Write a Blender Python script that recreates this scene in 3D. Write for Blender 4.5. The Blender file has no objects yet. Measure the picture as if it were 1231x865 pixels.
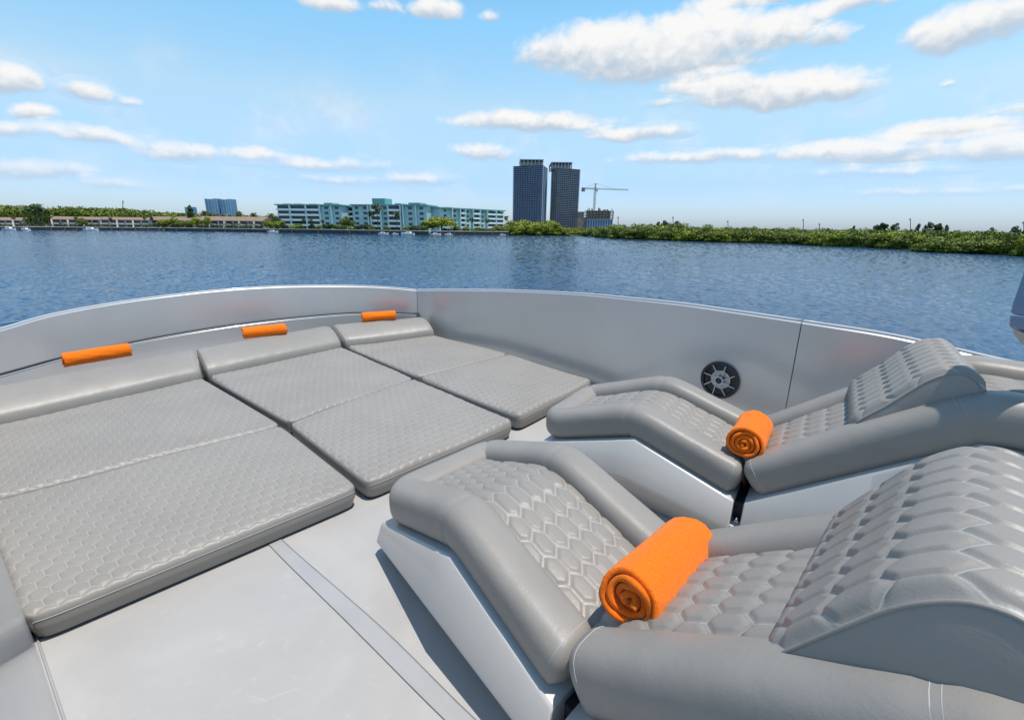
import bpy, math, random
import numpy as np
from mathutils import Vector, Matrix

# ------------------------------------------------------------------ camera
F_PX, CX, CY, HY = 545.0, 615.5, 432.5, 270.0      # measured on the 1231 x 865 photograph
CAM_Z = 1.35                                        # above the foredeck
WATER = -3.65
PITCH = math.atan((CY - HY) / F_PX)
scene = bpy.context.scene
col = scene.collection
cam_d = bpy.data.cameras.new("camera")
cam = bpy.data.objects.new("camera", cam_d)
col.objects.link(cam)
cam_d.sensor_width = 36.0
cam_d.lens = F_PX / 1231.0 * 36.0
cam_d.clip_start = 0.02
cam_d.clip_end = 20000
cam.location = (0, 0, CAM_Z)
ROLL = math.radians(0.75)                           # the far horizon and towers lean this much; the boat heels with the camera
MAT_LEVEL = Matrix.Translation((0, 0, CAM_Z)) @ Matrix.Rotation(math.pi / 2 - PITCH, 4, 'X')
MAT_CAM = MAT_LEVEL @ Matrix.Rotation(ROLL, 4, 'Z')
cam.matrix_world = MAT_CAM
HEEL = MAT_CAM @ MAT_LEVEL.inverted()
scene.camera = cam

# ------------------------------------------------------------------ light
SUN = Vector((0.20, -0.09, 1.0)).normalized()
SUN_EL = math.asin(SUN.z)
SUN_AZ = math.atan2(SUN.x, SUN.y)                   # from +Y towards +X
sl = bpy.data.lights.new("sun", 'SUN')
sl.energy = 4.6
sl.angle = math.radians(0.53)
sl.color = (1.0, 0.945, 0.87)
so = bpy.data.objects.new("sun", sl)
col.objects.link(so)
so.rotation_euler = SUN.to_track_quat('Z', 'Y').to_euler()

EXPOSURE = 0.0
SKY_STRENGTH = 0.13
vs = scene.view_settings
vs.view_transform = 'Standard'
vs.look = 'None'
vs.exposure = EXPOSURE
vs.gamma = 1.0
vs.use_curve_mapping = False
scene.render.engine = 'CYCLES'
scene.cycles.max_bounces = 6
scene.cycles.diffuse_bounces = 3
scene.cycles.glossy_bounces = 3


roll_now = ROLL


def ray(u, v):
    a0 = (u - CX) / F_PX
    y0 = -(v - CY) / F_PX
    a = a0 * math.cos(roll_now) - y0 * math.sin(roll_now)
    b = -(a0 * math.sin(roll_now) + y0 * math.cos(roll_now))
    return (a, math.cos(PITCH) - b * math.sin(PITCH), -math.sin(PITCH) - b * math.cos(PITCH))


def on_z(u, v, z):
    d = ray(u, v)
    t = (z - CAM_Z) / d[2]
    return (d[0] * t, d[1] * t)


def on_y(u, v, y):
    d = ray(u, v)
    t = y / d[1]
    return Vector((d[0] * t, y, CAM_Z + d[2] * t))


# ------------------------------------------------------------------ node helpers
class NT:
    def __init__(s, nt):
        s.nt = nt

    def n(s, t, **kw):
        x = s.nt.nodes.new(t)
        for k, v in kw.items():
            setattr(x, k, v)
        return x

    def l(s, a, b):
        s.nt.links.new(a, b)

    def put(s, sock, v):
        if isinstance(v, (int, float)):
            sock.default_value = v
        elif isinstance(v, (tuple, list)):
            sock.default_value = v
        else:
            s.l(v, sock)

    def m(s, op, a, b=None, c=None, clamp=False):
        x = s.n('ShaderNodeMath', operation=op, use_clamp=clamp)
        s.put(x.inputs[0], a)
        if b is not None:
            s.put(x.inputs[1], b)
        if c is not None:
            s.put(x.inputs[2], c)
        return x.outputs[0]

    def ss(s, v, a, b, lo=0.0, hi=1.0):
        x = s.n('ShaderNodeMapRange', interpolation_type='SMOOTHSTEP')
        s.put(x.inputs[0], v)
        for i, q in enumerate((a, b, lo, hi)):
            s.put(x.inputs[1 + i], q)
        return x.outputs[0]

    def mix(s, f, a, b, blend='MIX'):
        x = s.n('ShaderNodeMix', data_type='RGBA', blend_type=blend)
        s.put(x.inputs[0], f)
        s.put(x.inputs[6], a if not isinstance(a, tuple) else (*a[:3], 1))
        s.put(x.inputs[7], b if not isinstance(b, tuple) else (*b[:3], 1))
        return x.outputs[2]

    def noise(s, vec, scale, detail=4, rough=0.55, dist=0.0, dim='3D'):
        x = s.n('ShaderNodeTexNoise', noise_dimensions=dim)
        if vec is not None:
            s.l(vec, x.inputs['Vector'])
        x.inputs['Scale'].default_value = scale
        x.inputs['Detail'].default_value = detail
        x.inputs['Roughness'].default_value = rough
        x.inputs['Distortion'].default_value = dist
        return x.outputs[0]


# ------------------------------------------------------------------ world: Nishita sky with cumulus
def az_el(u, v):
    d = ray(u, v)
    return math.atan2(d[0], d[1]), math.atan2(d[2], math.hypot(d[0], d[1]))


CLOUDS = [  # u, v, half width, half height (photo pixels), weight
    (690, 66, 78, 34, 1.0), (735, 52, 90, 40, 1.0), (830, 42, 110, 42, 1.15), (805, 58, 165, 40, 1.15), (925, 42, 85, 34, 1.0), (795, 80, 150, 32, 1.0), (995, 46, 30, 20, .8),
    (930, 112, 145, 30, 1.1), (850, 104, 70, 24, .9), (1010, 108, 60, 22, 0.9),
    (640, 148, 118, 17, .9), (765, 161, 75, 13, .8), (578, 184, 48, 15, .75),
    (1150, 38, 88, 36, 1.0), (1215, 22, 50, 34, .9), (900, 0, 130, 16, .85), (1000, 12, 95, 17, .75),
    (395, 4, 46, 18, .9), (525, 10, 38, 19, .9), (465, 8, 26, 12, .6), (592, 22, 14, 10, .5),
    (10, 96, 38, 28, .9), (104, 112, 42, 18, .85), (48, 141, 30, 15, .95), (152, 124, 18, 8, .5),
    (20, 160, 70, 12, .60), (115, 166, 70, 14, .75), (215, 182, 62, 18, .72), (305, 186, 48, 11, .7), (390, 198, 100, 12, .55),
    (40, 205, 90, 17, .8), (140, 222, 50, 10, .6), (500, 216, 50, 10, .7), (405, 216, 70, 8, .5),
    (1130, 158, 110, 20, .95), (1200, 178, 90, 24, .85), (1000, 182, 140, 17, .85), (850, 190, 150, 12, .7), (1060, 186, 150, 20, .8),
    (1110, 230, 130, 9, .45), (1060, 205, 110, 9, .45), (1210, 133, 36, 9, .6), (1145, 98, 14, 6, .5), (715, 155, 30, 8, .5),
    (800, 125, 40, 8, .5), (1240, 228, 50, 9, .45)]

world = bpy.data.worlds.new("World")
scene.world = world
world.use_nodes = True
wn = world.node_tree
wn.nodes.clear()
W = NT(wn)

grp = bpy.data.node_groups.new("cloud_patch", 'ShaderNodeTree')
for nm in ("az", "el", "cx", "cy", "rx", "ry", "wt"):
    grp.interface.new_socket(nm, in_out='INPUT', socket_type='NodeSocketFloat')
for nm in ("d", "dt", "t"):
    grp.interface.new_socket(nm, in_out='OUTPUT', socket_type='NodeSocketFloat')
G = NT(grp)
gi = G.n('NodeGroupInput')
go = G.n('NodeGroupOutput')
gx = G.m('DIVIDE', G.m('SUBTRACT', gi.outputs[0], gi.outputs[2]), gi.outputs[4])
gy = G.m('DIVIDE', G.m('SUBTRACT', gi.outputs[1], gi.outputs[3]), gi.outputs[5])
gyl = G.m('MULTIPLY', gy, G.m('ADD', 1.0, G.m('MULTIPLY', G.m('LESS_THAN', gy, 0.0), 0.35)))
r2 = G.m('ADD', G.m('MULTIPLY', gx, gx), G.m('MULTIPLY', gyl, gyl))
dd = G.m('MULTIPLY', G.m('SUBTRACT', 1.0, r2), gi.outputs[6])
dd = G.m('MAXIMUM', dd, -1.5)
dp = G.m('MAXIMUM', G.m('ADD', dd, 0.25), 0.0)
G.l(dd, go.inputs[0])
G.l(dp, go.inputs[1])
G.l(G.m('MULTIPLY', dp, gy), go.inputs[2])

tc = W.n('ShaderNodeTexCoord')
sx = W.n('ShaderNodeSeparateXYZ')
W.l(tc.outputs['Generated'], sx.inputs[0])
az = W.m('ARCTAN2', sx.outputs[0], sx.outputs[1])
el = W.m('ARCSINE', sx.outputs[2])
cv = W.n('ShaderNodeCombineXYZ')
W.l(az, cv.inputs[0])
W.l(W.m('MULTIPLY', el, 1.25), cv.inputs[1])
warp = W.n('ShaderNodeTexNoise')
W.l(cv.outputs[0], warp.inputs['Vector'])
warp.inputs['Scale'].default_value = 9
warp.inputs['Detail'].default_value = 5
ws = W.n('ShaderNodeSeparateColor')
W.l(warp.outputs['Color'], ws.inputs[0])
az2 = W.m('ADD', az, W.m('MULTIPLY', W.m('SUBTRACT', ws.outputs[0], 0.5), 0.07))
el2 = W.m('ADD', el, W.m('MULTIPLY', W.m('SUBTRACT', ws.outputs[1], 0.5), 0.026))
dmax = sumd = sumt = None
for (u, v, ru, rv, wt) in CLOUDS:
    a0, e0 = az_el(u, v)
    a1, _ = az_el(u + ru, v)
    _, e1 = az_el(u, v - rv)
    g = W.n('ShaderNodeGroup')
    g.node_tree = grp
    W.l(az2, g.inputs[0])
    W.l(el2, g.inputs[1])
    for i, q in enumerate((a0, e0, abs(a1 - a0), abs(e1 - e0), wt)):
        g.inputs[2 + i].default_value = q
    dmax = g.outputs[0] if dmax is None else W.m('MAXIMUM', dmax, g.outputs[0])
    sumd = g.outputs[1] if sumd is None else W.m('ADD', sumd, g.outputs[1])
    sumt = g.outputs[2] if sumt is None else W.m('ADD', sumt, g.outputs[2])
n1 = W.noise(cv.outputs[0], 26, 9, 0.6, 0.3)
n2 = W.noise(cv.outputs[0], 7, 6, 0.55)
dens = W.m('ADD', dmax, W.m('MULTIPLY', W.m('SUBTRACT', n1, 0.5), 1.45))
alpha = W.ss(dens, -0.10, 0.78)
# thin wisps near the horizon
wisp = W.m('MULTIPLY', W.ss(n2, 0.44, 0.72), W.m('MULTIPLY', W.ss(el, 0.02, 0.07), W.ss(el, 0.34, 0.14)))
alpha = W.m('MAXIMUM', alpha, W.m('MULTIPLY', wisp, 0.42))
alpha = W.m('MULTIPLY', alpha, W.ss(el, 0.0, 0.16, 0.35, 0.97))
tt = W.m('DIVIDE', sumt, W.m('MAXIMUM', sumd, 0.001))
shade = W.ss(W.m('ADD', tt, W.m('MULTIPLY', W.m('SUBTRACT', n1, 0.5), 1.3)), -0.50, 0.35)
ccol = W.mix(shade, (0.52, 0.62, 0.73), (1.0, 0.985, 0.97))
sky = W.n('ShaderNodeTexSky', sky_type='NISHITA')
sky.sun_disc = False
sky.sun_elevation = SUN_EL
sky.sun_rotation = SUN_AZ
sky.altitude = 0
sky.air_density = 1.0
sky.dust_density = 0.6
sky.ozone_density = 1.6
CLOUD_GAIN = 0.97 / SKY_STRENGTH
cs = W.n('ShaderNodeVectorMath', operation='SCALE')
W.l(ccol, cs.inputs[0])
cs.inputs[3].default_value = CLOUD_GAIN
rampn = W.n('ShaderNodeValToRGB')
cre = rampn.color_ramp
cre.elements[0].position = 0.0
cre.elements[0].color = (.41, .51, .74, 1)
cre.elements[1].position = 1.0
cre.elements[1].color = (.32, .45, .52, 1)
for pos, c_ in ((.05, (.44, .53, .70)), (.137, (.80, .82, .72)), (.22, (.68, .94, .88)), (.42, (.50, .70, .72))):
    e_ = cre.elements.new(pos)
    e_.color = (*c_, 1)
W.l(W.m('DIVIDE', el, math.pi / 2, clamp=True), rampn.inputs[0])
tint0 = W.mix(1.0, sky.outputs[0], rampn.outputs[0], 'MULTIPLY')
tsc = W.n('ShaderNodeVectorMath', operation='SCALE')
W.l(tint0, tsc.inputs[0])
tsc.inputs[3].default_value = 2.0
tint = tsc.outputs[0]
full = W.mix(alpha, tint, cs.outputs[0])
bg = W.n('ShaderNodeBackground')
W.l(full, bg.inputs[0])
bg.inputs[1].default_value = SKY_STRENGTH
wo = W.n('ShaderNodeOutputWorld')
W.l(bg.outputs[0], wo.inputs[0])
world.cycles.sampling_method = 'MANUAL'
world.cycles.sample_map_resolution = 512


# ------------------------------------------------------------------ materials
def new_mat(name):
    m = bpy.data.materials.new(name)
    m.use_nodes = True
    m.node_tree.nodes.clear()
    N = NT(m.node_tree)
    out = N.n('ShaderNodeOutputMaterial')
    b = N.n('ShaderNodeBsdfPrincipled')
    N.l(b.outputs[0], out.inputs[0])
    return m, N, b


def simple(name, colr, rough=0.5, metal=0.0, var=0.12, nscale=6.0, bump=0.0, bscale=60.0, spec=0.5, coat=0.0, rvar=0.0):
    m, N, b = new_mat(name)
    t = N.n('ShaderNodeTexCoord')
    o = t.outputs['Object']
    n = N.noise(o, nscale, 5, 0.6)
    f = N.ss(n, 0.3, 0.7)
    lo = tuple(c * (1 - var) for c in colr)
    hi = tuple(min(1, c * (1 + var)) for c in colr)
    N.l(N.mix(f, lo, hi), b.inputs['Base Color'])
    b.inputs['Metallic'].default_value = metal
    b.inputs['Specular IOR Level'].default_value = spec
    if coat:
        b.inputs['Coat Weight'].default_value = coat
        b.inputs['Coat Roughness'].default_value = 0.08
    if rvar:
        N.l(N.m('ADD', rough - rvar, N.m('MULTIPLY', N.noise(o, nscale * 2.3, 4), 2 * rvar)), b.inputs['Roughness'])
    else:
        b.inputs['Roughness'].default_value = rough
    if bump:
        bp = N.n('ShaderNodeBump')
        bp.inputs['Strength'].default_value = bump
        bp.inputs['Distance'].default_value = 0.01
        N.l(N.noise(o, bscale, 4), bp.inputs['Height'])
        N.l(bp.outputs[0], b.inputs['Normal'])
    return m


def leather(name, colr, hexed=False, line=None, rough=0.43):
    """Vinyl upholstery: fine grain; with hexed, the UV map (unit = one hexagon) carries the stitched seams."""
    m, N, b = new_mat(name)
    t = N.n('ShaderNodeTexCoord')
    o = t.outputs['Object']
    n = N.ss(N.noise(o, 3.0, 5, 0.6), 0.3, 0.7)
    c = N.mix(n, tuple(q * 0.95 for q in colr), tuple(q * 1.05 for q in colr))
    grain = N.noise(o, 260, 3, 0.6)
    crease = N.noise(o, 14, 5, 0.6, 0.8)
    hsum = N.m('ADD', N.m('MULTIPLY', grain, 0.0007), N.m('MULTIPLY', crease, 0.0030))
    if hexed:
        uv = N.n('ShaderNodeUVMap')
        s = N.n('ShaderNodeSeparateXYZ')
        N.l(uv.outputs[0], s.inputs[0])
        X, Y = s.outputs[0], s.outputs[1]
        R3 = math.sqrt(3)

        def cell(ox, oy):
            gx = N.m('SUBTRACT', N.m('FLOORED_MODULO', N.m('SUBTRACT', X, ox), 1.0), 0.5)
            gy = N.m('SUBTRACT', N.m('FLOORED_MODULO', N.m('SUBTRACT', Y, oy), R3), R3 / 2)
            ax, ay = N.m('ABSOLUTE', gx), N.m('ABSOLUTE', gy)
            return N.m('SUBTRACT', 0.5, N.m('MAXIMUM', ax, N.m('ADD', N.m('MULTIPLY', ax, 0.5), N.m('MULTIPLY', ay, 0.8660254))))
        d = N.m('MAXIMUM', cell(0, 0), cell(0.5, R3 / 2))
        ln = N.ss(d, 0.012, 0.030, 1.0, 0.0)
        dash = N.m('GREATER_THAN', N.m('SINE', N.m('MULTIPLY', N.m('ADD', N.m('ADD', X, Y), N.m('MULTIPLY', X, 0.35)), 75.0)), -0.35)
        ln = N.m('MULTIPLY', ln, N.m('ADD', 0.55, N.m('MULTIPLY', dash, 0.45)))
        c = N.mix(N.m('MULTIPLY', ln, 0.50), c, line)
        hsum = N.m('ADD', hsum, N.m('MULTIPLY', N.ss(d, 0.0, 0.10), 0.0015))
    N.l(c, b.inputs['Base Color'])
    b.inputs['Roughness'].default_value = rough
    N.l(N.m('ADD', rough - 0.05, N.m('MULTIPLY', crease, 0.10)), b.inputs['Roughness'])
    b.inputs['Specular IOR Level'].default_value = 0.38
    bp = N.n('ShaderNodeBump')
    bp.inputs['Strength'].default_value = 0.55
    bp.inputs['Distance'].default_value = 1.0
    N.l(hsum, bp.inputs['Height'])
    N.l(bp.outputs[0], b.inputs['Normal'])
    return m


M = {}
GREY = (0.264, 0.243, 0.217)
M['vinyl'] = leather('grey_vinyl', GREY)
M['vinyl_hex'] = leather('quilted_grey_vinyl', GREY, True, (0.50, 0.49, 0.46))
M['vinyl_dark'] = leather('vinyl_underside', (0.14, 0.14, 0.14))
M['thread'] = simple('stitching_thread', (0.40, 0.395, 0.38), 0.7, var=0.05)
M['gelcoat'] = simple('silver_gelcoat', (0.62, 0.605, 0.59), 0.30, 0.5, var=0.04, nscale=1.0, coat=0.3, rvar=0.06)
M['gelcoat_white'] = simple('white_gelcoat_edge', (0.42, 0.43, 0.44), 0.5, var=0.04, coat=0.3)
M['base'] = simple('lounger_base_gelcoat', (0.47, 0.45, 0.425), 0.30, 0.0, var=0.03, nscale=2.0, coat=0.3, rvar=0.06)
M['strip'] = simple('grey_strip_gelcoat', (0.350, 0.345, 0.340), 0.35, var=0.04, coat=0.3)
M['dark_gap'] = simple('black_seal_and_gap_shade', (0.03, 0.03, 0.035), 0.6)  # seal black; also painted as shade under the pads and in the lounger slot
M['chrome'] = simple('stainless_steel', (0.75, 0.75, 0.76), 0.12, 1.0, var=0.03)
M['joint'] = simple('grey_joint', (0.19, 0.19, 0.19), 0.6)
M['black_plastic'] = simple('black_plastic', (0.025, 0.025, 0.028), 0.35, var=0.2)
M['silver_plastic'] = simple('silver_grille', (0.55, 0.55, 0.56), 0.3, 0.6, var=0.05)
M['blue_shell'] = simple('blue_grey_shell', (0.13, 0.22, 0.36), 0.3, var=0.05, coat=0.4)


def deck_mat():
    m, N, b = new_mat('pale_grey_deck')
    t = N.n('ShaderNodeTexCoord')
    o = t.outputs['Object']
    big = N.ss(N.noise(o, 1.6, 6, 0.62, 0.6), 0.35, 0.7)
    c = N.mix(big, (0.368, 0.352, 0.335), (0.412, 0.396, 0.376))
    scuff = N.ss(N.noise(o, 7, 9, 0.78, 2.6), 0.56, 0.70)
    c = N.mix(N.m('MULTIPLY', scuff, 0.5), c, (0.47, 0.47, 0.46))
    stain = N.ss(N.noise(o, 4.3, 3, 0.5), 0.66, 0.74)
    c = N.mix(N.m('MULTIPLY', stain, 0.22), c, (0.22, 0.225, 0.225))
    vor = N.n('ShaderNodeTexVoronoi')
    N.l(o, vor.inputs['Vector'])
    vor.inputs['Scale'].default_value = 4.0
    spk = N.ss(vor.outputs['Distance'], 0.010, 0.022, 1.0, 0.0)
    c = N.mix(N.m('MULTIPLY', spk, 0.7), c, (0.18, 0.17, 0.16))
    fine = N.noise(o, 900, 2)
    c = N.mix(N.m('MULTIPLY', N.ss(fine, 0.45, 0.75), 0.10), c, (0.25, 0.25, 0.25))
    N.l(c, b.inputs['Base Color'])
    N.l(N.m('ADD', 0.45, N.m('MULTIPLY', big, 0.15)), b.inputs['Roughness'])
    bp = N.n('ShaderNodeBump')
    bp.inputs['Strength'].default_value = 0.25
    bp.inputs['Distance'].default_value = 0.002
    N.l(fine, bp.inputs['Height'])
    N.l(bp.outputs[0], b.inputs['Normal'])
    return m


M['deck'] = deck_mat()


def towel_mat():
    m, N, b = new_mat('orange_terry')
    t = N.n('ShaderNodeTexCoord')
    o = t.outputs['Object']
    n = N.ss(N.noise(o, 160, 4, 0.7), 0.3, 0.7)
    c = N.mix(n, (0.86, 0.150, 0.006), (0.97, 0.205, 0.010))
    N.l(c, b.inputs['Base Color'])
    b.inputs['Roughness'].default_value = 0.95
    b.inputs['Specular IOR Level'].default_value = 0.15
    b.inputs['Sheen Weight'].default_value = 0.35
    b.inputs['Sheen Tint'].default_value = (1.0, 0.6, 0.3, 1)
    h = N.m('ADD', N.m('MULTIPLY', N.noise(o, 330, 3, 0.7), 0.006), N.m('MULTIPLY', N.noise(o, 60, 5, 0.7), 0.012))
    bp = N.n('ShaderNodeBump')
    bp.inputs['Strength'].default_value = 0.6
    bp.inputs['Distance'].default_value = 0.9
    N.l(h, bp.inputs['Height'])
    N.l(bp.outputs[0], b.inputs['Normal'])
    return m


M['towel'] = towel_mat()


def water_mat():
    m, N, b = new_mat('bay_water')
    g = N.n('ShaderNodeNewGeometry')
    mp = N.n('ShaderNodeMapping')
    mp.inputs['Rotation'].default_value = (0, 0, math.radians(28))
    mp.inputs['Scale'].default_value = (1.0, 2.1, 1.0)
    N.l(g.outputs['Position'], mp.inputs['Vector'])
    p = mp.outputs[0]
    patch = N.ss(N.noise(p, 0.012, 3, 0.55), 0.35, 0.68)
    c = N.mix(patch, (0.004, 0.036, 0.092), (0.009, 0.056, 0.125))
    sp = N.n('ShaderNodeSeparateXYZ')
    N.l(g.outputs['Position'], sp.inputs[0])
    painted_reflection = N.ss(N.m('ADD', sp.outputs[0], N.m('MULTIPLY', patch, 30.0)), -25.0, 75.0)   # stronger sky reflection to the right, painted in as a greyer water colour
    c = N.mix(painted_reflection, c, (0.032, 0.080, 0.145))
    N.l(c, b.inputs['Base Color'])
    b.inputs['IOR'].default_value = 1.333
    b.inputs['Specular IOR Level'].default_value = 0.5
    b.inputs['Roughness'].default_value = 0.13
    w1 = N.noise(p, 5.0, 3, 0.6, 0.3)
    h = N.m('MULTIPLY', w1, 0.035)
    bp = N.n('ShaderNodeBump')
    bp.inputs['Strength'].default_value = 1.0
    bp.inputs['Distance'].default_value = 1.0
    N.l(h, bp.inputs['Height'])
    N.l(bp.outputs[0], b.inputs['Normal'])
    return m


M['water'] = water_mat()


def leaf_mat(name, c1, c2):
    m, N, b = new_mat(name)
    g = N.n('ShaderNodeNewGeometry')
    n = N.noise(g.outputs['Position'], 0.55, 4, 0.6)
    f = N.m('ADD', N.m('MULTIPLY', N.ss(n, 0.35, 0.65), 0.6), N.m('MULTIPLY', g.outputs['Random Per Island'], 0.4))
    oi = N.n('ShaderNodeObjectInfo')
    c = N.mix(f, c1, c2)
    c = N.mix(N.m('MULTIPLY', oi.outputs['Random'], 0.35), c, tuple(q * 0.6 for q in c1))
    N.l(c, b.inputs['Base Color'])
    b.inputs['Roughness'].default_value = 0.55
    b.inputs['Specular IOR Level'].default_value = 0.3
    return m


M['mangrove'] = leaf_mat('mangrove_leaves', (0.045, 0.090, 0.012), (0.25, 0.28, 0.028))
M['bright_leaf'] = leaf_mat('yellow_green_leaves', (0.11, 0.17, 0.014), (0.38, 0.40, 0.03))
M['dark_leaf'] = leaf_mat('dark_green_leaves', (0.020, 0.045, 0.012), (0.07, 0.11, 0.02))
M['palm'] = leaf_mat('palm_fronds', (0.030, 0.055, 0.015), (0.11, 0.14, 0.03))
M['bark'] = simple('grey_bark', (0.17, 0.14, 0.11), 0.9, var=0.3, nscale=3)
M['soil'] = simple('shore_soil', (0.10, 0.11, 0.05), 0.95, var=0.3, nscale=0.3)
M['teal'] = simple('teal_stucco', (0.46, 0.65, 0.65), 0.8, var=0.08, nscale=0.3)
M['teal_roof'] = simple('teal_roof', (0.15, 0.39, 0.38), 0.7, var=0.1, nscale=0.3)
M['teal_white'] = simple('pale_aqua_parapet', (0.76, 0.86, 0.88), 0.7, var=0.06, nscale=0.3)
M['win'] = simple('dark_window_glass', (0.035, 0.055, 0.085), 0.15, var=0.3, nscale=0.5)
M['glass_blue'] = simple('blue_glass', (0.045, 0.090, 0.21), 0.15, 0.0, var=0.25, nscale=0.08)
M['glass_grey'] = simple('grey_blue_glass', (0.055, 0.078, 0.13), 0.15, 0.0, var=0.25, nscale=0.08)
M['slab'] = simple('concrete_slab', (0.30, 0.33, 0.38), 0.8, var=0.08, nscale=0.3)
M['slab_tan'] = simple('tan_concrete', (0.42, 0.37, 0.33), 0.8, var=0.08, nscale=0.3)
M['blue_light'] = simple('pale_blue_panel', (0.28, 0.40, 0.56), 0.5, var=0.08, nscale=0.3)
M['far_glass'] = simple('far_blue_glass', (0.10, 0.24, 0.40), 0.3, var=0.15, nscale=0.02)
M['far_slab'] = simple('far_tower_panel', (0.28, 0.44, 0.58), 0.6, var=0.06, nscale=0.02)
M['raw'] = simple('raw_concrete', (0.22, 0.19, 0.18), 0.9, var=0.2, nscale=0.3)
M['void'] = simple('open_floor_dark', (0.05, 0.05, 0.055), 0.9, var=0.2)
M['brown_roof'] = simple('brown_tile_roof', (0.23, 0.155, 0.115), 0.85, var=0.15, nscale=0.8)
M['stucco'] = simple('pale_stucco', (0.50, 0.46, 0.43), 0.85, var=0.08, nscale=0.5)
M['seawall'] = simple('dark_seawall', (0.07, 0.065, 0.06), 0.9, var=0.3, nscale=0.4)
M['crane'] = simple('crane_steel', (0.22, 0.17, 0.12), 0.6, var=0.1)
M['pole'] = simple('weathered_pole', (0.16, 0.14, 0.13), 0.9)
M['boat_white'] = simple('boat_white', (0.80, 0.80, 0.80), 0.3, var=0.03)


# ------------------------------------------------------------------ object helpers
def tag(o, label=None, cat=None, group=None, kind=None):
    if label:
        o['label'] = label
    if cat:
        o['category'] = cat
    if group:
        o['group'] = group
    if kind:
        o['kind'] = kind
    return o


def empty(name, loc=(0, 0, 0), rz=0.0, **kw):
    o = bpy.data.objects.new(name, None)
    o.location = loc
    o.rotation_euler = (0, 0, rz)
    o.empty_display_size = 0.1
    col.objects.link(o)
    return tag(o, **kw)


class MB:
    def __init__(s):
        s.v, s.f, s.uv = [], [], []

    def add(s, vs, fs, uv=None):
        k = len(s.v)
        s.v += [tuple(map(float, q)) for q in vs]
        s.f += [tuple(i + k for i in f) for f in fs]
        s.uv += [tuple(q) for q in uv] if uv is not None else [(0.0, 0.0)] * len(vs)
        return s

    def box(s, x0, x1, y0, y1, z0, z1):
        return s.add([(x0, y0, z0), (x1, y0, z0), (x1, y1, z0), (x0, y1, z0), (x0, y0, z1), (x1, y0, z1), (x1, y1, z1), (x0, y1, z1)],
                     [(0, 3, 2, 1), (4, 5, 6, 7), (0, 1, 5, 4), (1, 2, 6, 5), (2, 3, 7, 6), (3, 0, 4, 7)])

    def prism(s, poly, z0, z1):
        n = len(poly)
        return s.add([(x, y, z0) for x, y in poly] + [(x, y, z1) for x, y in poly],
                     [tuple(range(n))[::-1], tuple(range(n, 2 * n))] + [(i, (i + 1) % n, n + (i + 1) % n, n + i) for i in range(n)])

    def grid(s, P, uv=None, closed=False):
        """P: array rows x cols x 3"""
        P = np.asarray(P)
        r, c = P.shape[:2]
        fs = []
        for i in range(r - 1):
            for j in range(c - 1 if not closed else c):
                fs.append((i * c + j, i * c + (j + 1) % c, (i + 1) * c + (j + 1) % c, (i + 1) * c + j))
        return s.add(P.reshape(-1, 3), fs, None if uv is None else np.asarray(uv).reshape(-1, 2))

    def tube(s, pts, r, n=8, caps=True, r2=None):
        pts = [Vector(p) for p in pts]
        rows = []
        for i, p in enumerate(pts):
            t = (pts[min(i + 1, len(pts) - 1)] - pts[max(i - 1, 0)]).normalized()
            a = t.orthogonal().normalized() if abs(t.z) > 0.95 else t.cross(Vector((0, 0, 1))).normalized()
            b = t.cross(a)
            rr = r if r2 is None else r + (r2 - r) * i / (len(pts) - 1)
            rows.append([p + rr * (a * math.cos(q) + b * math.sin(q)) for q in [2 * math.pi * k / n for k in range(n)]])
        s.grid([[tuple(q) for q in rw] for rw in rows], closed=True)
        if caps:
            k = len(s.v)
            tot = len(pts) * n
            s.f.append(tuple(range(k - tot, k - tot + n)))
            s.f.append(tuple(range(k - n, k))[::-1])
        return s

    def build(s, name, mat, parent=None, smooth=False, **kw):
        me = bpy.data.meshes.new(name)
        me.from_pydata(s.v, [], s.f)
        me.materials.append(mat)
        lay = me.uv_layers.new(name='UVMap')
        li = np.empty(len(me.loops), dtype=np.int32)
        me.loops.foreach_get('vertex_index', li)
        uv = np.asarray(s.uv, dtype=np.float32)[li]
        lay.data.foreach_set('uv', uv.ravel())
        if smooth:
            me.shade_smooth()
        me.update()
        o = bpy.data.objects.new(name, me)
        col.objects.link(o)
        if parent is not None:
            o.parent = parent
        return tag(o, **kw)


def copy_tree(o, parent=None):
    c = o.copy()
    col.objects.link(c)
    c.parent = parent
    for ch in list(o.children):
        copy_tree(ch, c)
    return c


def autosmooth(o, ang=40):
    """Mark edges sharper than ang as sharp (no operators)."""
    import bmesh
    bm = bmesh.new()
    bm.from_mesh(o.data)
    bmesh.ops.recalc_face_normals(bm, faces=bm.faces)
    for e in bm.edges:
        if len(e.link_faces) == 2:
            e.smooth = e.calc_face_angle(0) < math.radians(ang)
    for f in bm.faces:
        f.smooth = True
    bm.to_mesh(o.data)
    bm.free()
    return o


def bevel(o, w, seg=2, ang=35):
    md = o.modifiers.new('bevel', 'BEVEL')
    md.width = w
    md.segments = seg
    md.limit_method = 'ANGLE'
    md.angle_limit = math.radians(ang)
    return o


def hexd(X, Y):
    R3 = math.sqrt(3)

    def cell(ox, oy):
        gx = np.abs(np.mod(X - ox, 1.0) - 0.5)
        gy = np.abs(np.mod(Y - oy, R3) - R3 / 2)
        return 0.5 - np.maximum(gx, gx * 0.5 + gy * 0.8660254)
    return np.maximum(cell(0, 0), cell(0.5, R3 / 2))


def sstep(x, a, b):
    t = np.clip((x - a) / (b - a), 0, 1)
    return t * t * (3 - 2 * t)


_rng = np.random.RandomState(7)
_NG = _rng.rand(64, 64, 3)


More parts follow.
